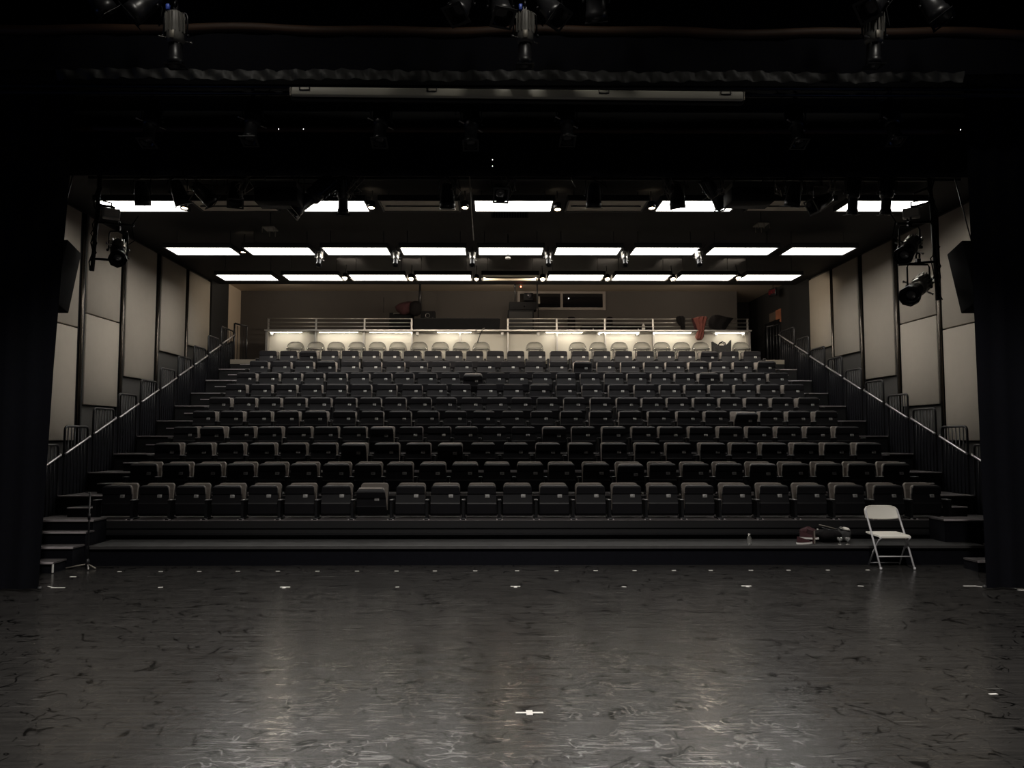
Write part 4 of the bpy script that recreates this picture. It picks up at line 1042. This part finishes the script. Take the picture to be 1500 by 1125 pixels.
# thin stand at the left
pb = PZ(128, 833, 0)
t = thing('microphone_stand', 'thin black tripod stand in front of the left aisle steps', 'stand', pb)
ht = P(128, 722, pb.y).z
part('pole', MB().tube([(0, 0, .03), (0, 0, ht)], .011, 8), M['blackmetal'], t)
part('clutch', MB().lathe([(.001, .62), (.018, .62), (.018, .70), (.001, .70)], 10, cap=False), M['blackmetal'], t)
part('hub', MB().lathe([(.001, .02), (.03, .02), (.022, .12), (.001, .13)], 10, cap=False), M['blackmetal'], t)
for ang, L_ in ((PI*1.05, .26), (-.12*PI, .14), (-.33*PI, .16)):
    part('leg', MB().tube([(0, 0, .06), (math.cos(ang)*L_, math.sin(ang)*L_, .012)], .010, 6), M['steel'] if ang < 0 and ang < -.5 else M['grille'], t)
part('top_clip', MB().tube([(0, 0, ht), (-.06, 0, ht+.01)], .009, 6), M['blackmetal'], t)

# objects on the apron, right
def ap_at(px, D): q = P(px, 790, D); return Vector((q.x, D, AZ+.001))
AD = 10.42
def shoe(label, p, rz, m):
    t = thing('shoe', label, 'shoe', p, rotz=rz, group='pair of maroon shoes on the apron')
    def g(o):
        def f(u, v):
            a = 2*PI*u; x = math.cos(a); y = math.sin(a)
            L_ = .12; W_ = .042*(1+.12*math.cos(a*1.0))
            return (x*L_*(1-.25*v)-.02*v, y*W_*(1-.35*v), .018+v*(.055+.03*(-x)))
        return f
    part('upper', MB().grid(g(0), 20, 5), m, t)
    part('sole', MB().grid(lambda u, v: (math.cos(2*PI*u)*(.127), math.sin(2*PI*u)*.048*(1+.1*math.cos(2*PI*u)), .0+.022*v), 24, 1).add([(math.cos(2*PI*i/24)*.127, math.sin(2*PI*i/24)*.048, .022) for i in range(24)], [tuple(range(24))]), M['tape'], t)
shoe('maroon shoe with pale sole, lying flat at the left of the pile', ap_at(1178, AD-.02), .3, M['maroon'])
s2 = ap_at(1185, AD+.08); s2.z += .052
shoe('maroon shoe with pale sole, resting on its partner', s2, -.4, M['maroon'])
soft('knit_bag', 'small maroon cloth bag slumped behind the shoes', 'bag', 1183, 780, AD+.3, (.11, .09, .075), M['maroon'], 11, .06)
q = ap_at(1192.5, AD)
t = thing('binder', 'slim upright binder with grey spine beside the shoes', 'binder', q)
part('cover', MB().box((-.012, 0, 0), (.004, .2, .17)), M['maroon'], t); part('spine', MB().box((-.005, -.012, 0), (.011, -.001, .17)), M['grille'], t)
q = P(1212, 786, AD+.18); q.z = AZ+.085
o = part('holdall', blob('holdall', None, M['darkcloth'], (.19, .14, .088), 21, amp=.05), M['darkcloth'], None, q); tag(o, 'black holdall bag lying open on the apron beside the binder', 'bag')
t = thing('bag_strap', 'tangle of thin black straps across the black holdall', 'strap', P(1215, 773, AD+.1))
part('strap', MB().tube([(-.14, 0, .04), (-.05, -.02, .02), (.03, -.03, .0), (.12, 0, -.03)], .007, 6), M['grille'], t)
part('strap', MB().tube([(-.10, .02, .0), (0, -.03, -.03), (.08, -.02, -.02), (.2, 0, .02)], .007, 6), M['blackmetal'], t)
q = P(1234, 783, AD+.22); q.z = AZ+.09
o = part('shoulder_bag', blob('shoulder_bag', None, M['canvas'], (.12, .12, .09), 31, amp=.05), M['canvas'], None, q); tag(o, 'grey shoulder bag under the pale cap', 'bag')
q2 = P(1237, 774.5, AD+.16)
o = part('cap', blob('cap', None, M['tape'], (.072, .06, .022), 41, amp=.05), M['white'], None, q2, (0, .2, 0)); tag(o, 'pale crumpled cap lying on top of the grey bag', 'cap')
for i, x in enumerate((1230, 1241.5)):
    t = thing('goblet', f'small clear stemmed goblet on the apron edge, {"left" if i == 0 else "right"} of the two', 'glass', ap_at(x, AY+.08), group='clear goblets on the apron edge')
    part('bowl', MB().lathe([(.006, .045), (.028, .055), (.036, .075), (.036, .092), (.033, .092), (.030, .075), (.001, .058)], 16, cap=False), M['clearcup'], t)
    part('stem', MB().tube([(0, 0, .006), (0, 0, .047)], .005, 8), M['clearcup'], t)
    part('foot', MB().lathe([(.001, 0), (.028, 0), (.026, .005), (.001, .008)], 16, cap=False), M['steel'], t)
bottle('water_bottle', 'small clear water bottle standing on the apron edge, right of centre', ap_at(1097.5, AY+.1), .14, .032, M['clearcup'], M['tape'])
bottle('flask', 'small dark bottle on the riser ledge near the binder', ap_at(1198, AD+.3), .16, .025, M['steel'], M['tape'])

# tape marks on the floor
def tape(px, py, label, shape, s=1.0, rz=0, group=None):
    p = PZ(px, py, 0); z1 = .0025; mb = MB()
    if shape == 'dot': mb.box((-.05*s, -.02*s, 0), (.05*s, .02*s, z1))
    elif shape == 'cross': mb.box((-.085, -.012, 0), (.085, .012, z1)).box((-.02, -.04, 0), (.02, .04, z1+.0006))
    elif shape == 'tee': mb.box((-.055, -.0, 0), (.055, .03, z1)).box((-.018, -.05, 0), (.018, 0, z1))
    elif shape == 'elbow': mb.box((-.12, -.012, 0), (.03, .012, z1)); mb.add([(.03, -.005, 0), (.12, -.075, 0), (.11, -.09, 0), (.01, -.015, 0), (.03, -.005, z1), (.12, -.075, z1), (.11, -.09, z1), (.01, -.015, z1)], [(0, 1, 2, 3), (4, 7, 6, 5), (0, 4, 5, 1), (1, 5, 6, 2), (2, 6, 7, 3), (3, 7, 4, 0)])
    o = part('tape_mark', mb, M['tape'], None, (p.x, p.y, .0003), (0, 0, rz)); return tag(o, label, 'tape mark', group)
rowm = [175, 235.5, 292, 348.5, 407, 465, 523, 581, 637, 696, 757.5, 815, 872.5, 929.5, 987, 1041, 1100, 1155, 1212.5, 1271]
for i, x in enumerate(rowm):
    y = 837.3-(x-235)*.0021
    tape(x, y, f'short white tape dash in the line below the apron, {ORD[i+1]} from the left', 'dot', .5, 0, 'white tape dashes below the apron')
tape(417, 860.5, 'white T-shaped tape mark on the floor left of centre', 'tee')
tape(755, 859.5, 'white T-shaped tape mark on the floor near the centre line', 'tee', 1.2)
tape(1094, 858.8, 'white T-shaped tape mark on the floor right of centre', 'tee')
tape(235, 860.5, 'small white tape scrap, left of the left T-mark', 'dot', .5, .3)
tape(582, 860, 'small white tape scrap between the left and centre T-marks', 'dot', .4, .2)
tape(914, 859.7, 'small white tape scrap between the centre and right T-marks', 'dot', .5, -.4)
tape(1261, 858.6, 'small white tape scrap in front of the folding chair', 'dot', .6, -.5)
tape(107, 845, 'small white tape scrap before the thin tripod stand', 'dot', .7)
tape(79, 861, 'bent white tape strip beside the left drape', 'elbow', 1, PI)
tape(1427, 858.5, 'bent white tape strip beside the right drape', 'elbow')
tape(775.5, 1044.5, 'white cross of tape at centre stage, nearest the viewer', 'cross')
tape(1455, 1017, 'ragged white tape piece near the right edge of the stage', 'dot', .55, .1)
a = PZ(1453, 857.5, 0); b = PZ(1520, 866, 0)
tag(part('tape_line', MB().box((0, -.014, 0), ((b-a).length, .014, .002), Matrix.Rotation(math.atan2(b.y-a.y, b.x-a.x), 4, 'Z')), M['tape'], None, (a.x, a.y, .0003)), 'long straight white tape line running past the right drape', 'tape line')
a = PZ(1490, 864, 0); b = PZ(1530, 868, 0)
tag(part('tape_line', MB().box((0, -.012, 0), ((b-a).length, .012, .002), Matrix.Rotation(math.atan2(b.y-a.y, b.x-a.x), 4, 'Z')), M['tape'], None, (a.x, a.y, .0003)), 'short white tape line cut off by the right picture edge', 'tape line')

# ================================================================ LIGHT
w = bpy.data.worlds.new('world'); SC.world = w; w.use_nodes = True
w.node_tree.nodes['Background'].inputs[0].default_value = (.5, .55, .7, 1); w.node_tree.nodes['Background'].inputs[1].default_value = .0
# unseen work lights over the stage, inferred and added for brightness
def worklight(x, y, z, label, e, cone=102, col=(1, .95, .88), name='work_light', grp='work lights over the stage'):
    t = thing(name, label, 'work light', (x, y, z), group=grp)
    part('reflector', MB().lathe([(.03, .12), (.06, .11), (.15, 0), (.14, 0), (.055, .10)], 16, cap=False), M['blackmetal'], t)
    part('stem', MB().tube([(0, 0, .12), (0, 0, 7.8-z)], .012, 6), M['blackmetal'], t)
    ld = bpy.data.lights.new('work_lamp', 'SPOT'); ld.energy = e*(1.3 if e > 100 else 1); ld.spot_size = math.radians(cone); ld.spot_blend = .35; ld.shadow_soft_size = .10; ld.color = col
    lo = bpy.data.objects.new('work_lamp', ld); C.objects.link(lo); lo.parent = t; lo.location = (0, 0, .02)
worklight(-2.6, 4.6, 7.3, 'large unseen work light added over the left of the stage', 780)
worklight(.4, 4.6, 7.3, 'large unseen work light added over the centre of the stage', 780)
worklight(3.4, 4.6, 7.3, 'large unseen work light added over the right of the stage', 780)
for x, w_ in ((-2.9, 'left'), (.45, 'centre'), (4.1, 'right')):
    worklight(x, 6.5, 6.75, f'small work light among the lanterns, stage {w_}', 30, 165, (1, .95, .85))
def pointlamp(parent, loc, e, col, r=.05):
    ld = bpy.data.lights.new('lamp_glow', 'POINT'); ld.energy = e; ld.color = col; ld.shadow_soft_size = r
    lo = bpy.data.objects.new('lamp_glow', ld); C.objects.link(lo); lo.parent = parent; lo.location = loc
for x, w_ in ((-10.2, 'left'), (10.6, 'right')):  # unseen blue lamps added in the wings to tint the stage edges
    t = thing('added_blue_light', f'added unseen blue light in the {w_} wing', 'light', (x, 6.0, 2.6))
    part('globe', MB().lathe([(.001, -.05), (.04, -.03), (.05, 0), (.04, .03), (.001, .05)], 12, cap=False), M['blueplastic'], t)
    part('post', MB().tube([(0, 0, -2.6), (0, 0, -.05)], .015, 6), M['blackmetal'], t)
    pointlamp(t, (0, -.12, 0), 24, (.25, .4, 1))
for x, w_ in ((-5.6, 'left'), (.4, 'centre'), (5.6, 'right')):  # unseen lamps added behind the black ceiling edge to brighten the rear
    t = thing('added_rear_light', f'added unseen ceiling light brightening the rear cross aisle, {w_}', 'ceiling light', (x, 20.45, 5.80), group='added unseen lights of the rear ceiling')
    part('trim_ring', MB().lathe([(.06, .07), (.09, .07), (.10, 0), (.08, 0), (.07, .05)], 16, cap=False), M['blackmetal'], t)
    pointlamp(t, (0, 0, -.06), 16, (1, .86, .68), .06)
for o in [o for o in bpy.data.objects if o.name.startswith('downlight') and o.location.y > 16]:
    ld = bpy.data.lights.new('lamp_glow', 'SPOT'); ld.energy = 60; ld.color = (1, .84, .64); ld.shadow_soft_size = .05; ld.spot_size = math.radians(165); ld.spot_blend = .3
    lo = bpy.data.objects.new('lamp_glow', ld); C.objects.link(lo); lo.parent = o; lo.location = (0, .10, -.05); lo.rotation_euler = (math.radians(101)+.5, 0, 0)

SC.view_settings.view_transform = 'Standard'; SC.view_settings.look = 'None'; SC.view_settings.gamma = 1
SC.view_settings.use_curve_mapping = False; SC.view_settings.exposure = 0
SC.cycles.use_denoising = True
SC.cycles.max_bounces = 6; SC.cycles.transparent_max_bounces = 12
SC.cycles.sample_clamp_indirect = 3
